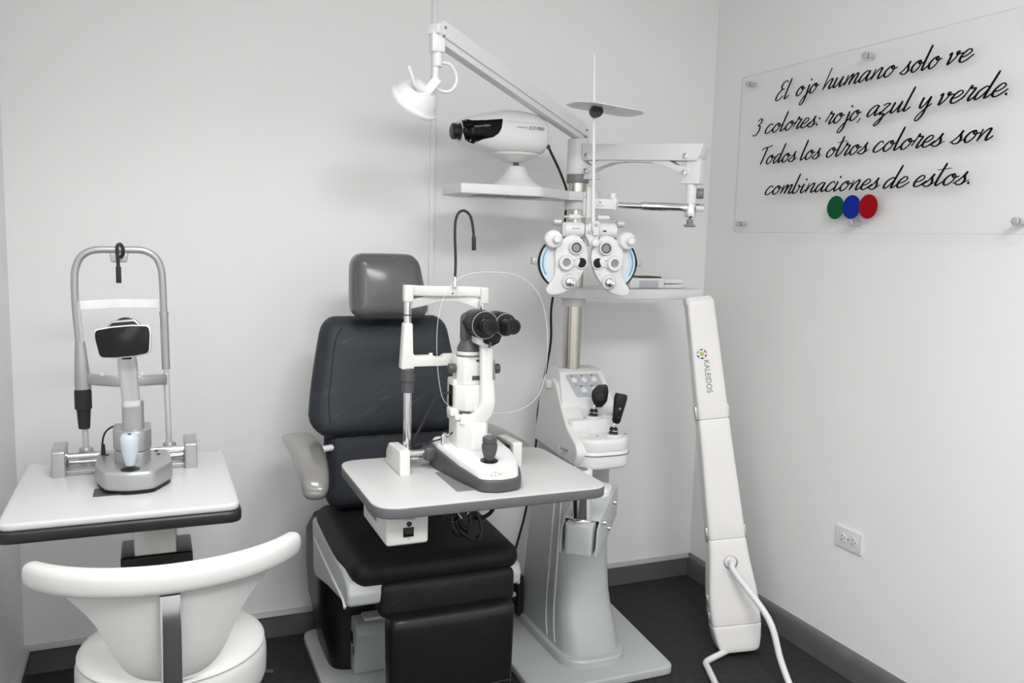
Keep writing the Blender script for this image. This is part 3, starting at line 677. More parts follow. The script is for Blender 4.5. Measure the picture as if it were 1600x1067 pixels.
b = MB().prism(rpoly([(.5815, 1.060), (.614, 1.060), (.614, 1.066), (.70, 1.066), (.80, 1.063), (.815, 1.063), (.815, 1.095), (.70, 1.095), (.69, 1.088), (.675, 1.088), (.668, 1.093), (.618, 1.093), (.612, 1.10), (.6095, 1.178), (.5885, 1.178)], [.004, .004, .003, .003, .004, .006, .006, .004, .004, .004, .004, .004, .006, .004, .004]), 'y', PYs-.014, PYs+.014, .004)
cr = obj('chin_rest', b, 'ivory', sl)
obj('paper_pin', MB().cyl((.662, PYs-.004, 1.09), (.662, PYs-.004, 1.099), .005), 'white', cr)
b = MB().sweep([(.600, PYs, 1.262), (.65, PYs+.012, 1.259), (.705, PYs+.018, 1.258), (.76, PYs+.012, 1.258), (.812, PYs, 1.256)], [(.007, .0135)]*5, n=16, p=5, smooth=6)
b.prism(rect(.5885, .612, 1.232, 1.275, .004), 'y', PYs-.012, PYs+.012, .003).prism(rect(.796, .817, 1.226, 1.269, .004), 'y', PYs-.012, PYs+.012, .003)
cbr = obj('crossbar', b, 'ivory', sl)
obj('screw', MB().cyl((.723, PYs+.008, 1.253), (.723, PYs+.013, 1.253), .002), 'dark', cbr)
obj('forehead_band', MB().sweep([(.607, PYs, 1.226), (.65, PYs+.02, 1.232), (.70, PYs+.03, 1.242), (.75, PYs+.02, 1.240), (.80, PYs, 1.222)], [(.0015, .012)]*5, n=12, p=4, smooth=6), 'white', sl, 'white curved forehead band')
b = MB().sweep([(.726, PYs, 1.295), (.7265, PYs, 1.34), (.7235, PYs, 1.40), (.7245, PYs, 1.44), (.733, PYs, 1.462), (.749, PYs, 1.467), (.764, PYs, 1.455), (.7715, PYs, 1.43), (.7755, PYs, 1.40)], .0036, n=10, smooth=6, up=(0, 1, 0)).cyl((.7755, PYs, 1.402), (.7765, PYs, 1.366), .0056, bev=.001)
fx = obj('fixation_lamp', b, 'rubber', sl, 'black gooseneck fixation lamp')
obj('gooseneck_ferrule', MB().lathe([(.0075, 0), (.0075, .003), (.0055, .004), (.0035, .026)], (.7258, PYs, 1.271)), 'chrome', fx)
# breath shield
so_ = catmull([V((x, z, 0)) for x, z in ((.668, 1.20), (.690, 1.265), (.735, 1.302), (.80, 1.312), (.885, 1.302), (.945, 1.255), (.972, 1.17), (.975, 1.07), (.955, .985), (.90, .945), (.82, .94), (.74, .955), (.69, .975), (.672, 1.03), (.664, 1.12))], [(0, 0)]*15, 6, True)[0]
so_ = [(p.x, p.y) for p in so_]
shld = obj('breath_shield', MB().prism(so_, 'y', 2.052, 2.0545), 'shield', sl, 'large clear plastic breath shield')
obj('shield_rim', MB().sweep([V((x, 2.0532, z)) for x, z in so_], .0007, n=6, up=(0, 1, 0), closed=True), 'white', shld)
# stand column
b = MB().prism(rpoly([(.705, 2.075), (.705, 2.005), (.735, 1.968), (.772, 1.968), (.782, 1.985), (.782, 2.075)], [.012, .02, .012, .012, .012, .012]), 'z', .862, .935, .004)
ped = obj('pedestal', b, 'ivory', sl)
obj('pedestal_collar', MB().lathe([(.046, 0), (.044, .012), (.036, .016)], (.743, 2.02, .85)), 'white', ped)
b = MB().box(.676, .688, 2.035, 2.045, .87, .895, .002).cyl((.684, 2.04, .86), (.684, 2.04, .90), .006).cyl((.684, 2.04, .893), (.708, 2.04, .893), .003)
obj('lock_pin', b, 'chrome', sl)
b = MB().box(.700, .722, 2.02, 2.075, .93, 1.04, .006).box(.688, .712, 2.005, 2.04, .948, .968, .004).box(.70, .755, 2.0, 2.05, .936, .952, .006)
obj('bracket', b, 'ivory', sl)
b = MB().prism(rpoly([(.700, 2.065), (.700, 2.01), (.724, 1.985), (.785, 1.985), (.785, 2.065)], [.008, .012, .012, .008, .008]), 'z', .962, 1.028, .005)
obj('lamp_base', b, 'ivory', sl)
lh = obj('lamp_house', MB().prism(rpoly([(.708, 2.06), (.708, 2.02), (.722, 2.0), (.782, 2.0), (.782, 2.06)], [.008, .012, .012, .008, .008]), 'z', 1.028, 1.098, .002).cyl((.742, 2.028, 1.095), (.742, 2.028, 1.112), .031), 'ivory', sl)
obj('scale_band', MB().cyl((.742, 2.028, 1.098), (.742, 2.028, 1.104), .0315), 'mid', lh, 'grey scale ring')
obj('window', MB().box(.742, .768, 1.9985, 2.002, 1.040, 1.051).box(.752, .768, 1.9985, 2.002, 1.087, 1.093), 'dark', lh, 'dark indicator window')
b = MB().cyl((.705, 2.028, 1.068), (.688, 2.028, 1.068), .0125, bev=.002).cyl((.802, 2.0, 1.068), (.815, 2.0, 1.068), .0125, bev=.002)
obj('side_knob', b, 'dark', sl, 'dark grey side knob')
b = MB().loft([[(.742+w_*math.cos(2*PI*i/28), 2.028+d_*math.sin(2*PI*i/28), z) for i in range(28)] for z, w_, d_ in ((1.112, .031, .03), (1.122, .030, .028), (1.134, .024, .022), (1.146, .021, .018), (1.20, .021, .018), (1.206, .018, .015))])
b.prism(rpoly([(.722, 1.14), (.764, 1.14), (.764, 1.21), (.722, 1.21)], [.004, .01, .015, .02]), 'y', 2.01, 2.045, .004)
obj('prism_head', b, 'dark', sl, 'dark grey prism head')
# curved white arm that carries the microscope
ca = [(.772, 1.985, 1.128), (.772, 1.98, 1.08), (.774, 1.977, 1.03), (.775, 1.975, .99), (.770, 1.978, .965), (.757, 1.983, .947), (.737, 1.99, .938), (.715, 2.0, .942)]
arm_ = obj('microscope_arm', MB().sweep(ca, [(.0165, .0125), (.0165, .0125), (.018, .0125), (.0195, .013), (.0205, .013), (.0205, .013), (.018, .012), (.014, .010)], n=20, p=3.5, smooth=6, up=(0, 1, 0)), 'ivory', sl)
obj('arm_slot', MB().prism(rpoly([(.784, 1.045), (.792, 1.045), (.789, 1.095), (.787, 1.095)], .002), 'y', 1.966, 1.9685), 'mid', arm_, 'grey slot in the arm')
b = MB().prism(rpoly([(.741, 1.157), (.741, 1.137), (.758, 1.128), (.788, 1.128), (.805, 1.136), (.808, 1.157)], .005), 'y', 1.965, 2.01, .004)
obj('microscope_mount', b, 'ivory', sl)
EZ = 1.185
b = MB().lathe([(.030, -.088), (.034, -.075), (.036, -.03), (.0355, 0), (.034, .004), (.030, .0045)], (.756, 1.957, EZ), (0, -1, -.0)).prism(rpoly([(.745, EZ), (.757, EZ-.046), (.782, EZ-.055), (.80, EZ-.046), (.815, EZ), (.80, EZ+.028), (.76, EZ+.028)], .008), 'y', 1.962, 2.02, .004)
b.lathe([(.026, -.085), (.029, -.07), (.030, 0), (.0285, .004), (.026, .0045)], (.812, 1.957, EZ), (0, -1, 0))
bin_ = obj('binocular_body', b, 'black', sl, 'black binocular body')
b = MB()
for x, r_ in ((.756, .0338), (.812, .0285)): b.sweep([V((x+r_*math.cos(2*PI*i/40), 1.9528, EZ+r_*math.sin(2*PI*i/40))) for i in range(40)], .0007, n=6, up=(0, 1, 0), closed=True)
obj('chrome_ring', b, 'silver_pale', bin_, 'thin pale ring')
for x in (.756, .812):
    e = obj('eyepiece', MB().lathe([(.0185, 0), (.0185, .014), (.0165, .016), (.0165, .024), (.0185, .026), (.0195, .042), (.0195, .050), (.018, .0535), (.012, .0535), (.0112, .051), (.0005, .0505)], (x, 1.956, EZ), (.0, -1, .0)), 'black', bin_)
    obj('eyepiece_lens', MB().cyl((x, 1.9058, EZ), (x, 1.9050, EZ), .0105), 'lens', e)
obj('release_lever', MB().sweep([(.772, 1.955, 1.142), (.768, 1.953, 1.128)], .0035, n=8), 'dark', sl)
b = MB().sweep([(.708, 2.04, 1.005), (.69, 2.05, 1.0), (.672, 2.065, .985), (.655, 2.075, .955), (.635, 2.09, .905), (.617, 2.10, .865), (.605, 2.115, .835)], .0035, n=8, smooth=6).sweep([(.705, 2.035, .90), (.688, 2.045, .885), (.66, 2.065, .872), (.62, 2.09, .858)], .0022, n=8, smooth=6)
obj('cable', b, 'rubber', sl, 'thin black cable')

# ------------------------------------------------------------------ instrument stand
ins = thing('instrument_stand', 'tall pale grey instrument stand with steel pole and trays beside the chair', 'instrument stand', (1.32, 2.5, 0))
bp_ = rpoly([(1.04, 2.203), (1.542, 2.203), (1.592, 2.78), (1.06, 2.78)], .035)
obj('base_plate', MB().prism(bp_, 'z', .002, .032, .006), 'grey_enamel', ins)
def col_ring(z, xl, xr, yf, yb=2.735, n=12):
    rr_ = (xr-xl)/2; c_ = (xl+xr)/2; out = []
    for i in range(n+1):
        a = PI+PI*i/n; ca_, sa_ = math.cos(a), math.sin(a)
        out.append((c_+rr_*math.copysign(abs(ca_)**.72, ca_), yf+rr_*.95+rr_*.95*math.copysign(abs(sa_)**.72, sa_), z))
    out += [(xr, (yf+yb)/2+.05, z), (xr-.004, yb-.02, z), (xr-.03, yb, z), (xl+.03, yb, z), (xl+.004, yb-.02, z), (xl, (yf+yb)/2+.05, z)]
    return out
def taper(c):
    k = max(0, min(1, (c[2]-.1)/.8))*max(0, min(1, (c[1]-2.36)/.30))
    return (c[0]+(.056*k if c[0] < 1.3 else 0), c[1], c[2])
rings = [col_ring(.032, 1.190, 1.430, 2.276), col_ring(.052, 1.190, 1.430, 2.276), col_ring(.058, 1.193, 1.427, 2.280), col_ring(.062, 1.206, 1.416, 2.300), col_ring(.09, 1.208, 1.414, 2.306), col_ring(.13, 1.210, 1.413, 2.323), col_ring(.18, 1.212, 1.412, 2.352), col_ring(.24, 1.214, 1.412, 2.376), col_ring(.34, 1.216, 1.412, 2.392), col_ring(.5, 1.219, 1.411, 2.398), col_ring(.70, 1.224, 1.410, 2.40)]
rings = [[taper(p) for p in r_] for r_ in rings]
clm = obj('column', MB().loft(rings), 'grey_enamel', ins, ang=32)
b = MB()
for (i0, yo) in ((0, 2.50), (1, 2.44)):
    b.sweep([taper(q_) for q_ in ((1.2225, yo, .70), (1.2175, yo, .45), (1.2155, yo, .34), (1.213, yo, .2))]+[(1.2105, yo-.012, .12), (1.208, yo-.03, .07)], .0035, n=8, smooth=5, up=(1, 0, 0))
obj('ribs', b, 'tray', clm, 'paired vertical ribs')
hp = rpoly([(1.212, 2.72), (1.212, 2.42), (1.235, 2.287), (1.395, 2.287), (1.436, 2.42), (1.436, 2.72)], [.03, .08, .07, .07, .08, .03], 10)
sc_ = lambda pts, k, c_=(1.324, 2.53): [(c_[0]+(x-c_[0])*k, c_[1]+(yy-c_[1])*k) for x, yy in pts]
b = MB().prism(hp, 'z', .682, .742, .014, 4, warp=taper).prism(sc_(hp, .985), 'z', .73, .780, .014, 4, warp=taper)
b.prism(rpoly([(1.210, 2.71), (1.210, 2.47), (1.225, 2.392), (1.40, 2.392), (1.436, 2.47), (1.436, 2.71)], [.03, .05, .03, .05, .03, .03], 8), 'z', .72, .822, .012, 4, warp=taper)
b.prism(rpoly([(2.715, .69), (2.33, .69), (2.305, .73), (2.318, .766), (2.40, .800), (2.47, .850), (2.55, .918), (2.60, .928), (2.715, .90)], [.01, .02, .03, .03, .1, .1, .03, .05, .02]), 'x', 1.2105, 1.285, .022, 5, warp=taper)
rp = [(2.72, .69), (2.465, .69), (2.468, .845), (2.480, .868), (2.563, .953), (2.585, .960), (2.66, .960), (2.685, .945), (2.72, .91)]
def sidew(c):
    k = max(0, min(1, (c.z-.82)/.14)); return taper((c.x+(.022*k if c.x < 1.32 else 0), c.y, c.z))
b.prism(rpoly(rp, [.01, .01, .01, .01, .012, .01, .02, .02, .02]), 'x', 1.208, 1.434, .012, 4, warp=sidew)
b.lathe([(.034, 0), (.034, .02), (.031, .025), (.022, .026), (.019, .018), (.005, .017)], (1.278, 2.62, .893))
con = obj('console', b, 'white', ins, ang=50)
for z, sg in ((.728, 0),):
    obj('console_groove', MB().sweep([V((1.324+(x-1.324)*1.004, 2.53+(yy-2.53)*1.004, z)) for x, yy in hp if yy < 2.60], .0018, n=6), 'mid', con, 'thin grey groove round the console')
# sloping control panel
po = V((1.350, 2.5215, .9105)); pex = V((1, 0, 0)); pey = V((0, .083, .085)).normalized(); pn = pex.cross(pey)
po = po+pn*.0012
pp = obj('control_panel', MB().poly(rpoly([(-.052, -.044), (.066, -.044), (.058, .048), (-.068, .048)], .010), .0012, po, pex, pey), 'panel', con, 'grey control panel')
for (a, b_) in ((-.042, .022), (-.004, .022), (.034, .022), (-.018, -.020), (.022, -.020)):
    o_ = po+pex*a+pey*b_
    k = obj('push_button', MB().lathe([(.0105, 0), (.0105, .002), (.0095, .003), (.001, .0035)], o_+pn*.0012, pn), 'white', pp)
    obj('led', MB().cyl(o_+pn*.001+pey*.018-pex*.004, o_+pn*.0028+pey*.018-pex*.004, .0025, n=10), 'dark', k)
b = MB()
for (a, b_, w_) in ((-.040, .006, .010), (-.002, .006, .010), (.034, .006, .012), (-.018, -.036, .016), (.02, -.036, .012), (-.024, -.004, .01), (.012, -.004, .012)):
    b.poly([(-w_/2, -.0008), (w_/2, -.0008), (w_/2, .0008), (-w_/2, .0008)], .0003, po+pn*.0012+pex*a+pey*b_, pex, pey)
b.poly([(-.058, -.0004), (.060, -.0004), (.060, .0004), (-.058, .0004)], .0003, po+pn*.0012+pey*.0, pex, pey)
obj('panel_print', b, 'ink_grey', pp, 'small dark captions')
wells = [(1.328, 2.427, .822), (1.387, 2.435, .822), (1.352, 2.335, .780)]
for w_ in wells:
    obj('instrument_well', MB().lathe([(.026, -.004), (.026, .003), (.023, .006), (.019, .006), (.0175, .002), (.0175, -.003)], w_), 'tray', con)
for p in ((1.295, 2.425, .8215), (1.300, 2.342, .7795), (1.402, 2.345, .7795)): obj('screw_cap', MB().cyl(p, (p[0], p[1], p[2]+.0015), .0045, n=12), 'mid', con)
# swing bracket for the table
dx = V((1.125, 2.10, 0)); dd = V((.64, .77, 0)).normalized(); nn = V((dd.y, -dd.x, 0))
def loc(a, b_, z): q_ = dx+dd*a+nn*b_; return V((q_.x, q_.y, z))
bw = Matrix.Translation(dx) @ Matrix.Rotation(math.atan2(dd.y, dd.x), 4, 'Z')
blk = obj('swing_arm_block', MB().prism(rpoly([(-.048, -.040), (.03, -.040), (.03, .040), (-.048, .040)], [.014, .003, .003, .014]), 'z', .512, .598, .004, mx=bw), 'grey_enamel', ins)
cov = MB()
for s_ in (-1, 1):
    cov.prism(rpoly([(-.045, .505), (.05, .50), (.285, .535), (.285, .632), (.10, .618), (.01, .606), (-.03, .583)], [.012, .03, .01, .01, .05, .05, .03]), 'y', s_*.052-.002, s_*.052+.002, .0012, mx=bw)
cov.prism(rpoly([(.0, .605), (.1, .617), (.285, .631), (.285, .627), (.1, .613), (.0, .601)], 0.), 'y', -.052, .052, 0, mx=bw)
obj('swing_arm_cover', cov, 'grey_enamel', ins)
obj('swing_arm', MB().prism(rpoly([(.03, .52), (.28, .545), (.28, .62), (.03, .59)], .004), 'y', -.036, .036, .002, mx=bw), 'dark', ins)
obj('arm_hub', MB().prism(rpoly([(.16, -.045), (.26, -.045), (.26, .045), (.16, .045)], .04), 'z', .618, .644, .006, mx=bw), 'enamel', ins)
b = MB()
for (a, s_, z) in ((.03, 1, .59), (.20, 1, .60), (.11, 1, .548), (.03, -1, .59)):
    p0 = loc(a, s_*.054, z); b.cyl(p0, p0+nn*s_*.012, .0065, bev=.001)
obj('arm_bolt', b, 'chrome', ins)
# pole
obj('pole', MB().cyl((1.332, 2.61, .93), (1.334, 2.61, 1.60), .031, n=36).cyl((1.366, 2.635, .95), (1.367, 2.635, 1.56), .012), 'pole', ins, 'worn steel pole')
for z_ in ((1.175, 1.205), (1.50, 1.53)):
    obj('pole_collar', MB().cyl((1.333, 2.61, z_[0]), (1.333, 2.61, z_[1]), .042, bev=.003), 'tray', ins)
obj('pole_head', MB().cyl((1.332, 2.61, 1.618), (1.332, 2.61, 1.735), .037, n=36, bev=.002), 'enamel', ins, 'white pole head')
obj('pole_ring', MB().cyl((1.333, 2.61, 1.59), (1.333, 2.61, 1.618), .0375, n=36, bev=.002), 'mid', ins, 'grey ring on the pole')
# projector tray
tp_ = rpoly([(.852, 2.425), (1.115, 2.425), (1.275, 2.555), (1.395, 2.555), (1.395, 2.665), (1.05, 2.70), (.93, 2.70), (.852, 2.62)], [.006, .05, .01, .02, .03, .05, .05, .05])
b = MB().prism(tp_, 'z', 1.530, 1.560, .003)
b2 = MB()
pt = obj('projector_tray', b, 'tray', ins)
obj('tray_recess', MB().prism(rect(.93, 1.03, 2.46, 2.58, .004), 'z', 1.5285, 1.5315).prism(rect(1.05, 1.14, 2.47, 2.58, .004), 'z', 1.5285, 1.5315), 'mid', pt, 'grey recess panels under the tray')
lt = rpoly([(1.255, 2.57), (1.30, 2.53), (1.46, 2.492), (1.80, 2.512), (1.82, 2.74), (1.47, 2.76), (1.38, 2.67), (1.255, 2.66)], [.01, .01, .03, .02, .05, .05, .02, .02])
obj('lower_tray', MB().prism(lt, 'z', 1.205, 1.238, .003), 'tray', ins)
# spring arm reaching forward for the phoropter
A0 = V((1.335, 2.61, 1.692)); A1 = V((1.546, 2.252, 1.676)); ad = (A1-A0).normalized(); an = V((ad.y, -ad.x, 0)).normalized()
am = Matrix.Translation(A0) @ Matrix.Rotation(math.atan2(ad.y, ad.x), 4, 'Z') @ Matrix.Rotation(-math.asin(ad.z), 4, 'Y')
La = (A1-A0).length
arm = obj('phoropter_arm', MB().prism(rpoly([(.03, -.026), (La-.03+.055, -.026), (La+.035, -.010), (La+.045, .026), (.03, .026)], [.004, .012, .01, .004, .004]), 'y', -.030, .030, .003, mx=am), 'enamel', ins)
lk = [(.05, -.072), (.09, -.05), (.14, -.034), (.20, -.030), (.28, -.032), (.33, -.042), (.37, -.058), (La, -.070)]
lk2 = [(a, b_) for a, b_ in lk]+[(a, b_+.020+.004*(i % 2)) for i, (a, b_) in reversed(list(enumerate(lk)))]
obj('link_bar', MB().prism(rpoly(lk2, .006), 'y', -.022, .022, .002, mx=am), 'enamel', ins)
obj('arm_hinge', MB().prism(rpoly([(.0, -.09), (.085, -.088), (.06, -.045), (.03, -.03), (.0, -.03)], .006), 'y', -.018, .018, .002, mx=am), 'tray', ins)
obj('arm_end', MB().prism(rpoly([(La-.03, -.095), (La+.035, -.095), (La+.035, -.02), (La-.01, -.02), (La-.01, -.07)], .004), 'y', -.02, .02, .002, mx=am), 'enamel', ins)
b = MB()
for (a, z) in ((.05, -.012), (.05, -.062), (La-.01, -.012), (La-.01, -.062)):
    sgn = -1
    p0 = am @ V((a, sgn*.028, z)); p1 = am @ V((a, sgn*.036, z)); b.cyl(p0, p1, .0085, bev=.0015)
obj('arm_bolt', b, 'chrome', ins)
E1 = V((A1.x, A1.y, 0))
obj('drop_post', MB().cyl((E1.x, E1.y, 1.585), (E1.x, E1.y, 1.512), .0165, bev=.001), 'enamel', ins)
obj('lock_knob', MB().cyl((E1.x+.02, E1.y, 1.553), (E1.x+.038, E1.y-.012, 1.553), .016, bev=.003), 'mid', ins, 'grey lock knob')
PHR = R(-12); PHO = V((1.237, 2.33, 1.335)); px_ = V((math.cos(PHR), math.sin(PHR), 0))
RZ = 1.509
ra = PHO+px_*.086; ra.z = RZ; rb = V((E1.x, E1.y, RZ)); rdv = (rb-ra).normalized()
b = MB().cyl(ra, rb, .0095, n=20).cyl(ra+rdv*.075, rb+rdv*.042, .0130, n=24, bev=.0015)
obj('phoropter_rod', b, 'chrome', ins, 'chrome telescopic rod')
obj('rod_clamp', MB().cyl((E1.x, E1.y, 1.478), (E1.x, E1.y, 1.523), .0185, bev=.004), 'chrome', ins)
obj('clamp_screw', MB().cyl((E1.x, E1.y, 1.480), (E1.x, E1.y, 1.470), .004).cyl((E1.x, E1.y, 1.472), (E1.x, E1.y, 1.455), .010).cyl((E1.x, E1.y, 1.457), (E1.x, E1.y, 1.449), .018, bev=.003), 'mid', ins)

# ------------------------------------------------------------------ examination lamp
lp = thing('examination_lamp', 'white dome lamp on sloping arm above the chart projector', 'lamp', (1.332, 2.61, 1.735))
L0 = V((1.335, 2.60, 1.758)); L1 = V((.716, 2.25, 1.940)); ld = (L1-L0); LL = ld.length; ld.normalize()
lm = Matrix.Identity(4); sx = ld; sy = V((0, 0, 1)).cross(sx).normalized(); sz = sx.cross(sy)
for i in range(3): lm[i][0] = sx[i]; lm[i][1] = sy[i]; lm[i][2] = sz[i]; lm[i][3] = L0[i]
obj('arm_cover', MB().prism(rpoly([(-.03, -.012), (LL+.018, -.012), (LL+.022, .012), (LL+.0, .030), (.03, .026), (-.025, .012)], [.008, .004, .006, .008, .01, .008]), 'y', -.021, .021, .003, mx=lm), 'enamel', lp)
obj('arm_channel', MB().box(-.02, LL-.01, -.016, .016, -.030, -.0125, .002, mx=lm), 'tray', lp)
b = MB()
for a, c_ in ((.0, .006), (.0, -.016), (LL-.005, .012), (LL-.005, -.012)):
    for s_ in (-1, 1): b.cyl(lm @ V((a, s_*.020, c_)), lm @ V((a, s_*.0225, c_)), .004, n=12)
obj('arm_screw', b, 'mid', lp)
obj('pivot', MB().cyl((1.332, 2.61, 1.735), (1.332, 2.61, 1.765), .020), 'enamel', lp)
KX, KY = .716, 2.25
b = MB().box(KX-.019, KX+.017, KY-.017, KY+.017, 1.886, 1.940, .003).cyl((KX, KY, 1.850), (KX, KY, 1.888), .0140, bev=.001).cyl((KX, KY, 1.868), (KX, KY, 1.8695), .0145).cyl((KX-.004, KY, 1.80), (KX-.004, KY, 1.852), .0085)
kn = obj('knuckle', b, 'enamel', lp)
y0_ = V((KX-.002, KY, 1.812)); y1_ = V((.682, KY+.008, 1.772))
hm = Matrix.Identity(4); ex_ = (y1_-y0_).normalized(); ey_ = V((.3, .95, .1)); ey_ = (ey_-ex_*ey_.dot(ex_)).normalized(); ez_ = ex_.cross(ey_)
for i in range(3): hm[i][0] = ex_[i]; hm[i][1] = ey_[i]; hm[i][2] = ez_[i]; hm[i][3] = y0_[i]
obj('yoke', MB().box(-.008, .052, -.015, .015, -.013, .013, .004, mx=hm), 'enamel', lp)
ax = V((-.36, .60, -.72)).normalized()   # the way the dome opens
hc = V((.666, 2.298, 1.757))-ax*.062
K8 = .83
dome = [(r_*K8, h_*K8) for r_, h_ in [(.006, -.004), (.024, -.002), (.046, .010), (.064, .030), (.074, .054), (.078, .064), (.084, .066), (.086, .072), (.084, .078), (.076, .078), (.068, .062), (.052, .034), (.03, .018), (.002, .014)]]
obj('lamp_head', MB().lathe(dome, hc, ax, n=48), 'enamel', lp, ang=50)
obj('lamp_glass', MB().lathe([(.064, .0), (.064, .003), (.001, .006)], hc+ax*.058, ax, n=40), 'lens_grey', lp)
obj('lamp_handle', MB().sweep([(.690, KY+.0, 1.776), (.670, KY-.010, 1.780), (.651, KY-.018, 1.792), (.643, KY-.022, 1.808), (.632, KY-.026, 1.834)], .0062, n=12, smooth=5, endround=True), 'white', lp)
obj('lamp_cable', MB().sweep([(KX+.012, KY, 1.862), (KX+.035, KY, 1.860), (KX+.052, KY, 1.840), (KX+.055, KY, 1.815), (KX+.042, KY, 1.793), (KX+.02, KY, 1.787), (KX-.002, KY, 1.795)], .0048, n=10, smooth=6, up=(0, 1, 0)), 'enamel', lp)

# ------------------------------------------------------------------ chart projector
cp = thing('chart_projector', 'white chart projector with black lens on the tray under the lamp arm', 'projector', (1.085, 2.56, 1.5605))
ORG[cp] = V((1.105, 2.56, 1.5605))
PYc = 2.56
def top(x): # silhouette heights
    return interp(x, [(.905, 1.757), (.94, 1.772), (.985, 1.785), (1.05, 1.799), (1.11, 1.800), (1.155, 1.792), (1.18, 1.780), (1.186, 1.770)])
def bot(x):
    return interp(x, [(.905, 1.695), (.94, 1.682), (.985, 1.670), (1.05, 1.661), (1.11, 1.660), (1.155, 1.662), (1.18, 1.670), (1.186, 1.680)])
def hy(x):
    return interp(x, [(.905, .050), (.94, .066), (.985, .078), (1.05, .085), (1.11, .085), (1.155, .082), (1.18, .074), (1.186, .066)])
def interp(x, tab):
    if x <= tab[0][0]: return tab[0][1]
    for (a, b_), (c_, d_) in zip(tab, tab[1:]):
        if x <= c_:
            t_ = (x-a)/(c_-a); t_ = t_*t_*(3-2*t_)*.5+t_*.5; return b_+(d_-b_)*t_
    return tab[-1][1]
SHX = -.018
def bsurf(x, th, off=0):
    zc = (top(x)+bot(x))/2; hz = (top(x)-bot(x))/2; c_, s_ = math.cos(th), math.sin(th); e = 2/2.9
    return V((x, PYc+(hy(x)+off)*math.copysign(abs(c_)**e, c_), zc+(hz+off)*math.copysign(abs(s_)**e, s_)))
xs = [.905, .912, .93, .95, .98, 1.01, 1.04, 1.07, 1.10, 1.13, 1.155, 1.17, 1.18, 1.186]
rings = []
zc = 1.726
rings.append([V((.902, PYc+(p.y-PYc)*.7, zc+(p.z-zc)*.7)) for p in [bsurf(.905, 2*PI*i/48) for i in range(48)]])
rings += [[bsurf(x, 2*PI*i/48) for i in range(48)] for x in xs]
rings.append([V((1.1875, PYc+(p.y-PYc)*.88, zc+(p.z-zc)*.88)) for p in [bsurf(1.186, 2*PI*i/48) for i in range(48)]])
bd = obj('body', MB().loft(rings), 'white', cp, ang=60)
def front_y(x, z, off=.0012):
    zc_ = (top(x)+bot(x))/2; hz = (top(x)-bot(x))/2+.0001; q_ = min(.999, abs(z-zc_)/hz)
    return PYc-(hy(x)+off)*(1-q_**2.9)**(1/2.9)
t = bmesh.new(); gr = []
va = [(.903, 1.765, 1.716), (.915, 1.760, 1.700), (.925, 1.756, 1.684), (.932, 1.754, 1.678), (.942, 1.753, 1.683), (.955, 1.752, 1.693), (.975, 1.752, 1.700), (1.0, 1.755, 1.705), (1.018, 1.757, 1.716), (1.028, 1.7585, 1.730), (1.033, 1.759, 1.745), (1.034, 1.759, 1.757)]
vx = [a for a, _, _ in va]
for k in range(34):
    x = .903+(1.034-.903)*k/33; xq = .9035+(1.022-.9035)*k/33
    zt_ = interp(x, [(a, b_) for a, b_, c_ in va]); zb_ = interp(x, [(a, c_) for a, b_, c_ in va])
    zlo = bot(xq)+.004; zhi = top(xq)-.004
    gr.append([t.verts.new((xq, front_y(xq, z), z)) for z in [max(zlo, min(zhi, zb_-.004*max(0, 1-abs(x-.932)/.03)+(zt_+.004-zb_)*j/10)) for j in range(11)]])
for k in range(33):
    for j in range(10): t.faces.new((gr[k][j], gr[k+1][j], gr[k+1][j+1], gr[k][j+1]))
bmesh.ops.solidify(t, geom=t.faces[:], thickness=.0015)
bmesh.ops.recalc_face_normals(t, faces=t.faces)
obj('visor', MB().add(t), 'screen', cp, 'glossy black visor', ang=60)
b = MB().lathe([(.020, 0), (.0245, .002), (.0245, .014), (.022, .016), (.022, .020), (.0265, .024), (.0265, .05)], (.878, PYc-.02, 1.722), (1, 0, 0), n=32)
ln_ = obj('lens_barrel', b, 'black', cp, 'black lens barrel')
obj('lens_front', MB().cyl((.8765, PYc-.02, 1.722), (.879, PYc-.02, 1.722), .0185), 'lens', ln_)
obj('body_skirt', MB().lathe([(.018, 1.640), (.030, 1.642), (.050, 1.651), (.078, 1.662), (.08, 1.668)], (1.095, PYc, 0), n=40), 'white', cp)
b = MB().lathe([(.086, 1.5605), (.083, 1.567), (.060, 1.580), (.042, 1.600), (.031, 1.621), (.028, 1.628), (.022, 1.630), (.001, 1.630)], (1.105, PYc, 0), n=48)
obj('pedestal', b, 'white', cp)
obj('neck', MB().cyl((1.104, PYc, 1.63), (1.104, PYc, 1.648), .009), 'dark', cp, 'dark neck screw')
obj('model_lettering', text_mb('ECP-9000', .0155, (1.136, front_y(1.136, 1.740)-.0003, 1.741), (1, .06, 0), (0, 0, 1), width=.052), 'ink_grey', bd, 'grey model lettering')
obj('caption', text_mb('AUTO CHART PROJECTOR', .006, (1.086, front_y(1.086, 1.741)-.0003, 1.741), (1, 0, 0), (0, 0, 1), width=.038), 'ink_pale', bd)
obj('body_seam', MB().sweep([V((x, front_y(x, 1.7565, .0002), 1.7565)) for x in [1.036+i*.012 for i in range(13)]], .0006, n=6), 'ink_pale', bd)
pc = thing('power_cable', 'long black power cable hanging behind the stand from the chart projector', 'cable', (1.30, 2.87, .16))
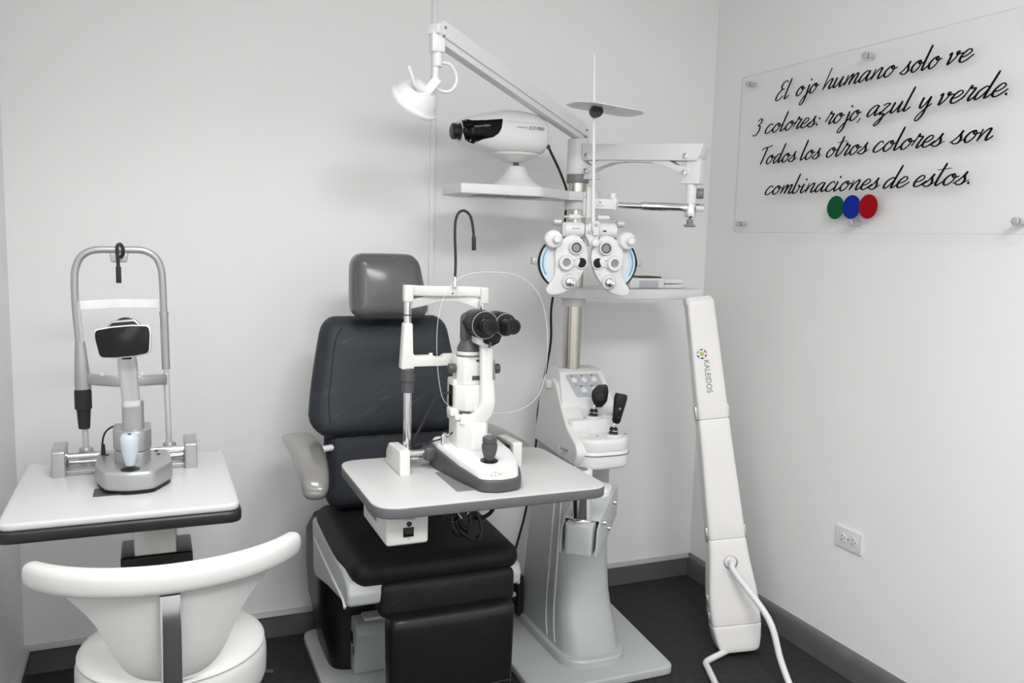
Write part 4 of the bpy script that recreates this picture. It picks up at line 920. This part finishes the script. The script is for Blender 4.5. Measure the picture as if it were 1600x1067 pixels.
b = MB().sweep([(1.195, 2.575, 1.702), (1.215, 2.60, 1.703), (1.245, 2.64, 1.688), (1.30, 2.70, 1.65), (1.36, 2.77, 1.605), (1.392, 2.81, 1.575), (1.402, 2.83, 1.53), (1.398, 2.83, 1.45), (1.385, 2.84, 1.30), (1.365, 2.85, 1.15), (1.372, 2.86, 1.02), (1.352, 2.87, .86), (1.336, 2.875, .76), (1.335, 2.88, .65), (1.322, 2.885, .50), (1.30, 2.885, .36), (1.275, 2.885, .26), (1.235, 2.875, .13), (1.21, 2.86, .035)], .0045, n=10, smooth=6, up=(0, 1, 0))
obj('cord', b, 'rubber', pc)
obj('connector', MB().cyl((1.1885, 2.572, 1.702), (1.216, 2.601, 1.703), .0078, bev=.001), 'black', pc)

pg = thing('plug_cluster', 'black plugs and white connectors crowded behind the base of the stand column', 'plugs', (1.18, 2.71, .04))
obj('plug', MB().box(1.160, 1.186, 2.70, 2.73, .165, .195, .004).cyl((1.173, 2.715, .12), (1.173, 2.715, .168), .005), 'black', pg)
obj('plug', MB().box(1.158, 1.188, 2.69, 2.73, .075, .115, .004), 'rubber', pg)
obj('inlet_panel', MB().box(1.184, 1.205, 2.67, 2.735, .05, .20, .003), 'rubber', pg)
obj('red_switch', MB().box(1.180, 1.200, 2.71, 2.728, .185, .208, .002), 'd_red', pg, 'dark red switch')
b = MB().box(1.148, 1.178, 2.672, 2.69, .125, .139, .002, mx=None).box(1.088, 1.118, 2.665, 2.685, .098, .114, .002)
obj('connector', b, 'ivory', pg, 'white connectors')
b = MB().sweep([(1.10, 2.70, .12), (1.13, 2.70, .125), (1.16, 2.69, .135)], .004, n=8).sweep([(1.17, 2.70, .08), (1.16, 2.69, .055), (1.12, 2.67, .045), (1.06, 2.66, .042)], .005, n=8, smooth=5).sweep([(1.07, 2.69, .085), (1.11, 2.70, .075), (1.16, 2.705, .09)], .006, n=8, smooth=4)
obj('cable', b, 'rubber', pg)

# ------------------------------------------------------------------ phoropter
ph = thing('phoropter', 'white phoropter head with paired lens dials hanging from the stand arm', 'phoropter', PHO, PHR)
def c(px, py): return ((px-920)*.002, (408-py)*.002)
half = [(882, 371.5), (893, 368), (904, 371), (911, 380), (916.2, 392), (917, 404), (914.5, 414), (908.7, 427.7), (899.7, 441), (891, 450), (884, 454.7), (869.4, 459.4), (859, 459), (854.4, 455), (854.4, 449), (860.4, 440), (866, 430), (866.5, 412), (866, 394), (873, 379)]
for s in (-1, 1):
    mi = (lambda p: (-abs(p[0]) if s < 0 else abs(p[0]), p[1]))
    def P(px, py, s=s): x, z = c(px, py); return (x if s < 0 else -x, z)
    pts = [P(*q) for q in half]; pts = catmull([V((x, z, 0)) for x, z in pts], [(0, 0)]*len(pts), 3, True)[0]; pts = [(p.x, p.y) for p in pts]
    pa = obj('front_plate', MB().prism(pts, 'y', -.012, .012, .003), 'white', ph)
    # lens battery behind
    dc = P(884, 410)
    a0, a1 = (88, 272) if s < 0 else (-92, 92)
    sect = [(dc[0]+.0815*math.cos(R(a)), dc[1]+.0815*math.sin(R(a))) for a in range(a0, a1+1, 4)]
    ls_ = obj('lens_disc', MB().prism(sect, 'y', .004, .042, .003), 'tray', ph)
    obj('disc_rim', MB().sweep([V((dc[0]+.0825*math.cos(R(a)), .006, dc[1]+.0825*math.sin(R(a)))) for a in range(a0+30, a1-29, 4)], [(.0035, .006)]*len(range(a0+30, a1-29, 4)), n=8, up=(0, 1, 0)), 'black', ph, 'black disc rim')
    for (r_in, r_out, m_, yy, nm) in ((.060, .0795, 'blue', .0025, 'blue_scale'), (.0685, .0735, 'blue2', .0015, 'scale_line')):
        a0, a1 = (125, 235) if s < 0 else (-55, 55)
        if nm == 'scale_line': a0 += 22; a1 -= 22
        o1 = [(dc[0]+r_out*math.cos(R(a)), dc[1]+r_out*math.sin(R(a))) for a in range(a0, a1+1, 5)]
        o2 = [(dc[0]+r_in*math.cos(R(a)), dc[1]+r_in*math.sin(R(a))) for a in range(a1, a0-1, -5)]
        obj(nm, MB().prism(o1+o2, 'y', yy, .0045), m_, ph, 'pale blue scale arc' if nm == 'blue_scale' else 'blue line on the scale')
    e = P(836.5, 409); ob_ = MB().box(e[0]-.008, e[0]+.008, .004, .03, e[1]-.010, e[1]+.010, .001)
    e2 = P(842, 409); ob_.box(e2[0]-.006, e2[0]+.006, .01, .024, e2[1]-.006, e2[1]+.006)
    obj('side_clamp', ob_, 'silver', ph)
    # rotary dial, top outside corner
    d1 = P(862, 375)
    dl = obj('power_dial', MB().lathe([(.029, -.012), (.029, -.002), (.027, .002), (.025, .010), (.018, .012), (.001, .012)], (d1[0], -.014, d1[1]), (-.12*s*-1, -1, .05), n=36), 'white', ph)
    obj('dial_knob', MB().lathe([(.012, 0), (.0115, .014), (.009, .017), (.001, .0175)], (d1[0]+.006, -.026, d1[1]-.001), (0, -1, 0)), 'enamel', dl)
    dm = MB()
    for k in range(12): a = R(k*30); dm.cyl((d1[0]+.0215*math.cos(a), -.0245, d1[1]+.0215*math.sin(a)), (d1[0]+.0215*math.cos(a), -.0262, d1[1]+.0215*math.sin(a)), .0009, n=6)
    obj('dial_marks', dm, 'ink_pale', dl)
    # upper prism ring, side cylinder ring, sight aperture
    u_ = P(896.5, 387); v_ = P(882, 410); w_ = P(907, 410)
    up_ = obj('prism_ring', MB().lathe([(.0215, 0), (.0215, .012), (.019, .016), (.0155, .016), (.0150, .012)], (u_[0], -.012, u_[1]), (0, -1, 0), n=36), 'white', ph)
    obj('ring_band', MB().lathe([(.0155, 0), (.0155, .004), (.0125, .004), (.0125, 0)], (u_[0], -.0245, u_[1]), (0, -1, 0), n=36), 'black', up_, 'black ring band')
    obj('ring_lens', MB().cyl((u_[0], -.024, u_[1]), (u_[0], -.0262, u_[1]), .0126), 'lens_grey', up_)
    vp = obj('cylinder_ring', MB().lathe([(.0235, 0), (.0235, .014), (.021, .019), (.014, .019), (.0115, .014), (.0115, .012)], (v_[0], -.012, v_[1]), (0, -1, 0), n=36), 'white', ph)
    obj('ring_lens', MB().cyl((v_[0], -.020, v_[1]), (v_[0], -.0245, v_[1]), .0118), 'lens_grey', vp)
    wp = obj('sight_aperture', MB().lathe([(.0195, 0), (.0195, .004), (.018, .006), (.0155, .006), (.0145, .002)], (w_[0], -.012, w_[1]), (0, -1, 0), n=36), 'white', ph)
    obj('aperture_lens', MB().cyl((w_[0], -.010, w_[1]), (w_[0], -.0150, w_[1]), .0148), 'lens', wp, 'dark round lens')
    br = rpoly([P(884, 420), P(876, 402), P(893, 394), P(901, 401), P(905, 406), P(902, 414)], .004)
    bk_ = obj('turret_bracket', MB().prism(br, 'y', -.017, -.011, .001), 'tray', ph)
    s0 = P(895, 404); obj('turret_screw', MB().cyl((s0[0], -.016, s0[1]), (s0[0], -.020, s0[1]), .004, bev=.001), 'chrome', bk_)
    # lower axis dial
    d2 = P(888.5, 439)
    ad_ = obj('axis_dial', MB().lathe([(.0235, 0), (.0235, .004), (.021, .008), (.014, .008)], (d2[0], -.011, d2[1]), (0, -1, 0), n=36), 'tray', ph)
    kb = MB().lathe([(.0135-.0006*(k % 2), .001*k) for k in range(14)]+[(.010, .015), (.001, .015)], (d2[0], -.018, d2[1]), (0, -1, 0), n=24).lathe([(.008, 0), (.0075, .010), (.001, .012)], (d2[0]+.006, -.032, d2[1]-.003), (.2, -1, 0))
    obj('axis_knob', kb, 'chrome', ad_, 'chrome axis knob')
    dm = MB()
    for k in range(18): a = R(k*20); dm.box(-.0003, .0003, -.0125-.008, -.012-.006, .0195, .0225, mx=Matrix.Translation((d2[0], 0, d2[1])) @ Matrix.Rotation(a, 4, 'Y'))
    obj('dial_marks', dm, 'ink_grey', ad_)
    q0 = P(904, 427)
    obj('plate_print', MB().box(q0[0]-.005, q0[0]+.005, -.0125, -.0118, q0[1]+.002, q0[1]+.003).box(q0[0]-.004, q0[0]+.004, -.0125, -.0118, q0[1]-.002, q0[1]-.001), 'ink_pale', pa)
    # carriage housings above
    h0 = P(877.5, 361); h1 = P(911, 361)
    xa, xb = sorted((h0[0], h1[0]))
    ho = obj('carriage_housing', MB().box(xa, xb, -.006, .034, h0[1]-.023, h0[1]+.024, .007).sweep([(xa+.006, -.004, h0[1]+.002), (xb-.002, -.004, h0[1]+.002)], [(.012, .0185)]*2, n=18), 'white', ph)
    if s < 0: obj('distance_scale', MB().box(xa+.026, xa+.050, -.0168, -.0155, h0[1]+.004, h0[1]+.008), 'ink_pale', ho, 'grey engraved scale')
    else: obj('distance_scale', MB().box(xb-.047, xb-.036, -.0168, -.0155, h0[1]-.002, h0[1]+.002, 0), 'black', ho, 'small black scale window')
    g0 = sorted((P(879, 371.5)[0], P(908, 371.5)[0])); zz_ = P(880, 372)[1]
    obj('gap_shade_strip', MB().box(g0[0], g0[1], -.009, .02, zz_-.0018, zz_+.0022), 'black', ph, 'black strip painted as shade in the gap under the carriage')  # black strip stands in for the shaded gap below the housing
    r0_ = P(880, 340.5); r1_ = P(914, 340.5)
    obj('carriage_rod', MB().cyl((r0_[0], .012, r0_[1]), (r1_[0], .012, r1_[1]), .0045), 'chrome', ph)
    r2_ = P(888, 340.5); r3_ = P(907, 340.5)
    obj('rod_sleeve', MB().cyl((r2_[0], .012, r2_[1]), (r3_[0], .012, r3_[1]), .0075, bev=.001), 'white', ph)
    k0 = P(863.5, 349); k1 = P(876, 349)
    obj('side_knob', MB().lathe([(.0105-.0008*(k % 2), .0012*k) for k in range(2)]+[(.0115, .002), (.0115, .022), (.0095, .024), (.001, .0245)], (k1[0], .012, k1[1]), (k0[0]-k1[0], 0, 0), n=10), 'silver_pale', ph)
# centre column, hanger, near point rod and card
b = MB().prism(rpoly([c(911, 352), c(911.5, 368), c(917, 378), c(919, 385), c(930, 385), c(932, 372), c(934, 352)], .004), 'y', -.022, .014, .003)
b.prism(rect(c(914, 0)[0], c(922.5, 0)[0], c(0, 342)[1], c(0, 296)[1], .002), 'y', -.004, .018, .002)
obj('centre_column', b, 'white', ph)
obj('level_knob', MB().lathe([(.0125, 0), (.0125, .010), (.0105, .014), (.001, .016)], (c(925, 0)[0], -.020, c(0, 379)[1]), (.1, -1, 0)), 'enamel', ph)
b = MB().cyl((c(916.5, 0)[0], .024, c(0, 339)[1]), (c(916.5, 0)[0], .024, c(0, 311)[1]), .0105, bev=.001)
b.prism(rect(c(921, 0)[0], c(959, 0)[0], c(0, 327.5)[1], c(0, 311.5)[1], .003), 'y', .012, .038, .002)
b.cyl((c(961.5, 0)[0], .024, c(0, 328)[1]), (c(961.5, 0)[0], .024, c(0, 311)[1]), .0125, bev=.001)
hb_ = obj('hanger', b, 'white', ph)
lx, lz = c(937, 317)
obj('emblem', MB().sweep([V((lx+.0026*math.cos(R(a)), .0114, lz+.0026*math.sin(R(a)))) for a in range(100, 390, 20)], .0009, n=6), 'ink_red', hb_, 'small red ring emblem')
obj('maker_print', text_mb('YEASN', .0058, (c(937.5, 0)[0], .0116, c(0, 322.5)[1]), (1, 0, 0), (0, 0, 1), width=.026), 'ink_pale', hb_, 'faint maker lettering')
for (px0, pz) in ((917.5, 305.5), (959, 306.5)):
    obj('clamp_knob', MB().lathe([(.009, 0), (.0115, .001), (.0115, .016), (.0105, .018), (.001, .018)], (c(px0, 0)[0], .024, c(0, pz)[1]-.010), (0, 0, 1), n=9), 'white', ph)
bx = c(926, 0)[0]
rodm = obj('near_point_rod', MB().prism([(c(919.6, 0)[0], c(0, 362)[1]), (c(924.4, 0)[0], c(0, 362)[1]), (c(914.8, 0)[0], c(0, 103)[1]), (c(911.6, 0)[0], c(0, 103)[1])], 'y', -.030, -.026, .0006), 'enamel', ph, 'thin white near point rod')
b = MB().box(c(921, 0)[0], c(930, 0)[0], -.036, -.018, c(0, 368)[1], c(0, 347)[1], .002).box(c(915, 0)[0], c(919, 0)[0], -.026, -.020, c(0, 366)[1], c(0, 350)[1], .001)
rc = obj('rod_clamp', b, 'tray', ph)
obj('clamp_screw', MB().cyl((c(925, 0)[0], -.036, c(0, 352)[1]), (c(925, 0)[0], -.040, c(0, 352)[1]), .005).cyl((c(916, 0)[0], -.026, c(0, 363)[1]), (c(916, 0)[0], -.030, c(0, 363)[1]), .005), 'silver', rc)
cz = c(0, 180)[1]
cm = Matrix.Translation((c(933, 0)[0], -.03, cz)) @ Matrix.Rotation(R(5.0), 4, 'Y') @ Matrix.Rotation(R(.5), 4, 'X') @ Matrix.Rotation(R(8), 4, 'Z')
card = obj('near_point_card', MB().prism(rpoly([(-.070, -.07), (.085, -.07), (.115, -.03), (.115, .05), (.085, .08), (-.075, .08), (-.108, .05), (-.108, -.03)], .008), 'z', -.0015, .0015, .0005, mx=cm), 'white', ph, 'white octagonal near point card')
obj('card_clip', MB().cyl((c(917, 0)[0], -.055, cz-.012), (c(917, 0)[0], -.032, cz-.012), .0185).box(c(914, 0)[0]-.004, c(918, 0)[0]+.006, -.04, -.024, cz-.02, cz-.002, .002), 'black', card, 'black card clip')

# ------------------------------------------------------------------ things on the lower tray
gb = thing('lens_box', 'grey box with black slide on the lower tray of the stand', 'box', (1.60, 2.60, 1.238))
obj('box_body', MB().box(1.525, 1.665, 2.56, 2.68, 1.239, 1.274, .003), 'tray', gb)
obj('front_drawer', MB().box(1.562, 1.640, 2.5585, 2.562, 1.2405, 1.266, .001), 'panel', gb)
obj('black_slide', MB().box(1.575, 1.66, 2.575, 2.65, 1.274, 1.279, .001, mx=None), 'black', gb, 'flat black slide')
wb = thing('tissue_case', 'small white rounded case on the lower tray beside the grey box', 'case', (1.71, 2.60, 1.238))
obj('case_base', MB().prism(rect(1.672, 1.752, 2.57, 2.65, .012), 'z', 1.239, 1.252, .002), 'white', wb)
obj('case_lid', MB().prism(rect(1.669, 1.755, 2.567, 2.653, .014), 'z', 1.2545, 1.272, .005), 'white', wb)

# ------------------------------------------------------------------ handheld diagnostic instruments in the wells
def handle_parts(root, w_, dr):
    o_ = V(w_); d_ = V(dr).normalized()
    obj('handle', MB().lathe([(.0145, -.004), (.0145, .008)], o_, d_), 'mid', root, 'grey handle base')
    h_ = obj('handle_ring', MB().lathe([(.0138, .008), (.0142, .010), (.0142, .020), (.012, .026), (.008, .029)], o_, d_), 'black', root, 'black handle cap')
    obj('chrome_band', MB().lathe([(.0145, .0155), (.0145, .0185)], o_, d_), 'chrome', h_)
    obj('chrome_neck', MB().lathe([(.0075, .028), (.005, .032), (.0065, .036), (.0045, .040), (.0055, .046)], o_, d_, n=16), 'chrome', root)
op = thing('ophthalmoscope', 'black round-headed ophthalmoscope in the well nearest the control panel', 'ophthalmoscope', wells[0])
handle_parts(op, wells[0], (.06, .0, 1))
o_ = V(wells[0])+V((.018, 0, .070))
hd_ = rpoly([(-.010, -.036), (.010, -.036), (.027, -.015), (.031, .018), (.026, .039), (-.004, .037), (-.024, .016), (-.023, -.012)], [.004, .006, .02, .02, .008, .02, .02, .02])
hm_ = Matrix.Translation(o_) @ Matrix.Rotation(R(-24), 4, 'Z')
oh = obj('head', MB().prism(hd_, 'y', -.011, .011, .005, mx=hm_), 'black', op)
obj('lens_wheel', MB().prism(circ(.004, .0, .014), 'y', -.0135, -.010, .001, mx=hm_), 'rubber', oh)
rt = thing('retinoscope', 'black square-headed retinoscope standing in the front well of the stand', 'retinoscope', wells[2])
handle_parts(rt, wells[2], (.08, 0, 1))
o_ = V(wells[2])+V((.008, 0, .040))
hm_ = Matrix.Translation(o_) @ Matrix.Rotation(R(10), 4, 'Y') @ Matrix.Rotation(R(-22), 4, 'Z')
rings = [[(w1*math.copysign(abs(math.cos(a))**.5, math.cos(a)), d1_*math.copysign(abs(math.sin(a))**.5, math.sin(a)), z) for a in [2*PI*i/32 for i in range(32)]] for z, w1, d1_ in ((0, .008, .009), (.006, .013, .012), (.035, .016, .013), (.06, .0185, .015), (.082, .0205, .016), (.094, .019, .015), (.096, .017, .013))]
rh = obj('head', MB().loft(rings, mx=hm_), 'black', rt, ang=30)
obj('sleeve_dots', MB().cyl((.004, -.0125, .022), (.004, -.0148, .022), .0015, n=8, mx=hm_).cyl((.002, -.0155, .05), (.002, -.0155-.001, .05), .004, n=10, mx=hm_), 'mid', rh)

# ------------------------------------------------------------------ vision screener case
ks = thing('vision_screener_case', 'tall white tapering case with small coloured ring emblem standing near the right wall', 'device case', (1.80, 2.24, 0))
KB = V((1.808, 2.205, .03)); KT = V((1.736, 2.44, 1.212))
kz = (KT-KB).normalized(); kx = V((1, -.42, 0)); kx = (kx-kz*kx.dot(kz)).normalized(); ky = kz.cross(kx)   # ky points away from the viewer
KL = (KT-KB).length
km = Matrix.Identity(4)
for i in range(3): km[i][0] = kx[i]; km[i][1] = ky[i]; km[i][2] = kz[i]; km[i][3] = KB[i]
def kw(h): return interp(h, [(0, .068), (.05, .079), (.09, .0845), (.17, .0845), (.35, .0665), (.40, .0635), (.80, .0535), (KL, .0475)])
def kring(h, k=1., dd_=.0):
    w_ = kw(h)*k; dc_ = .046-.015*h/KL; d_ = dc_*k
    return [(w_*math.copysign(abs(math.cos(a))**.28, math.cos(a)), dc_+d_*math.copysign(abs(math.sin(a))**.28, math.sin(a)), h+dd_) for a in [2*PI*i/56 for i in range(56)]]
def kseg(h0, h1, n_):
    hs = [h0+(h1-h0)*i/n_ for i in range(n_+1)]
    return MB().loft([kring(h0, .965), kring(h0+.0012, .985), kring(h0+.004)]+[kring(h) for h in hs[1:-1]]+[kring(h1-.004), kring(h1-.0012, .985), kring(h1, .965)], mx=km)
obj('foot_section', MB().loft([kring(0., .90), kring(.004, .96), kring(.012)]+[kring(.012+.078*i/5) for i in range(1, 5)]+[kring(.086), kring(.089, .985), kring(.09, .965)], mx=km), 'case', ks, ang=50)
lsec = obj('lower_section', kseg(.091, .382, 8), 'case', ks, ang=50)
msec = obj('middle_section', kseg(.383, .792, 6), 'case', ks, ang=50)
usec = obj('upper_section', MB().loft([kring(.793, .965), kring(.7942, .985), kring(.797)]+[kring(.80+(KL-.82)*i/6) for i in range(1, 7)]+[kring(KL-.012, .99), kring(KL-.004, .95), kring(KL, .88)], mx=km), 'case', ks, ang=50)
obj('end_cap', MB().loft([kring(KL-.018, 1.0), kring(KL-.002, 1.02), kring(KL+.004, .98), kring(KL+.008, .90)], mx=km @ Matrix.Translation((-.004, .004, 0)) @ Matrix.Diagonal((.97, .94, 1, 1))), 'case', ks, ang=50)
for h in (.40, .815, ):
    for s in (-1, 1):
        w_ = kw(h)
        b = MB().box(min(s*(w_-.004), s*(w_+.007)), max(s*(w_-.004), s*(w_+.007)), .016, .042, h-.024, h+.024, .003, mx=km)
        obj('latch', b, 'steel', ks, 'small metal latch')
for h, s in ((.175, -1), (.115, -1), (.155, 1)):
    w_ = kw(h)
    obj('hinge', MB().box(s*w_-.005, s*w_+.005, .03, .045, h-.018, h+.018, .002, mx=km), 'steel', ks, 'small metal hinge')
ph_ = .305
pt_ = obj('port_ring', MB().lathe([(.0245, -.004), (.0245, .002), (.020, .0025), (.018, -.002), (.004, -.004)], km @ V((0, 0, ph_)), -ky, n=32), 'steel', lsec, 'metal port ring')
b0 = km @ V((0, .01, ph_))
b = MB().sweep([b0, b0-ky*.03+V((0, 0, -.004)), b0-ky*.055+V((.006, 0, -.03)), (1.815, 2.09, .20), (1.822, 2.03, .09), (1.824, 1.985, .03), (1.818, 1.95, .0135), (1.79, 1.925, .0135), (1.70, 1.92, .0135), (1.60, 1.925, .0135), (1.575, 1.95, .0135), (1.585, 2.0, .0135), (1.655, 2.175, .0135), (1.672, 2.212, .0135), (1.70, 2.226, .0145), (1.745, 2.232, .022), (1.78, 2.235, .03)], .0105, n=14, smooth=6)
obj('support_tube', b, 'enamel', ks, 'bent white support tube')
# emblem and lettering on the upper section
def kpt(a, h): return km @ V((a, -.0004, h))
cols = [(.05, .12, .25), (.45, .02, .08), (.35, .02, .12), (.05, .02, .2), (.06, .06, .30), (.05, .45, .50)]
lz_ = KL-.190; lxx = -.018
for k in range(6):
    a0 = R(90-60*k)
    pts = [(lxx+r_*math.cos(a0+da), lz_+r_*math.sin(a0+da)) for r_, da in ((.0125, -.28), (.0185, -.36), (.0185, .36), (.0125, .28))]
    m_ = mat('emblem_colour', cols[k], .4)
    obj('emblem_petal', MB().poly(pts, .0006, km @ V((0, 0, 0)), kx, kz, mx=None), m_, usec, 'coloured emblem segment')
obj('emblem_centre', MB().poly(circ(lxx, lz_, .008, 20), .0006, km @ V((0, 0, 0)), kx, kz), mat('emblem_core', (.45, .50, .12), .4, var=.5, vs=150), usec, 'yellow and green emblem centre')
obj('lettering', text_mb('KALEIDOS', .0265, km @ V((lxx+.012, -.0006, lz_-.078)), -kz, kx, th=.0008, width=.112), 'ink_grey', usec, 'dark lettering running downward')

# ------------------------------------------------------------------ light
def area(name, loc_, size, energy, rot=(0, 0, 0), col=(1, 1, 1), spread=None):
    l = bpy.data.lights.new(name, 'AREA'); l.shape = 'RECTANGLE'; l.size, l.size_y = size; l.energy = energy; l.color = col
    if spread: l.spread = spread
    o = bpy.data.objects.new(name, l); C.objects.link(o); o.location = loc_; o.rotation_euler = rot
    return o
area('ceiling_panel_light', (.60, -.30, 2.60), (1.1, .70), 68)
area('ceiling_panel_light', (.20, 1.40, 2.60), (.60, .60), 10, spread=R(120))
area('side_fill_light', (-.37, .0, 1.45), (1.7, 1.5), 14, (R(84), 0, R(-90)))  # added side fill in front of the solid left wall, no window there
w = bpy.data.worlds.new('world'); S.world = w; w.use_nodes = True
w.node_tree.nodes['Background'].inputs[0].default_value = (.6, .6, .62, 1); w.node_tree.nodes['Background'].inputs[1].default_value = .2
S.view_settings.view_transform = 'Standard'; S.view_settings.look = 'None'
S.view_settings.gamma = 1; S.view_settings.use_curve_mapping = False
S.view_settings.exposure = 0.0
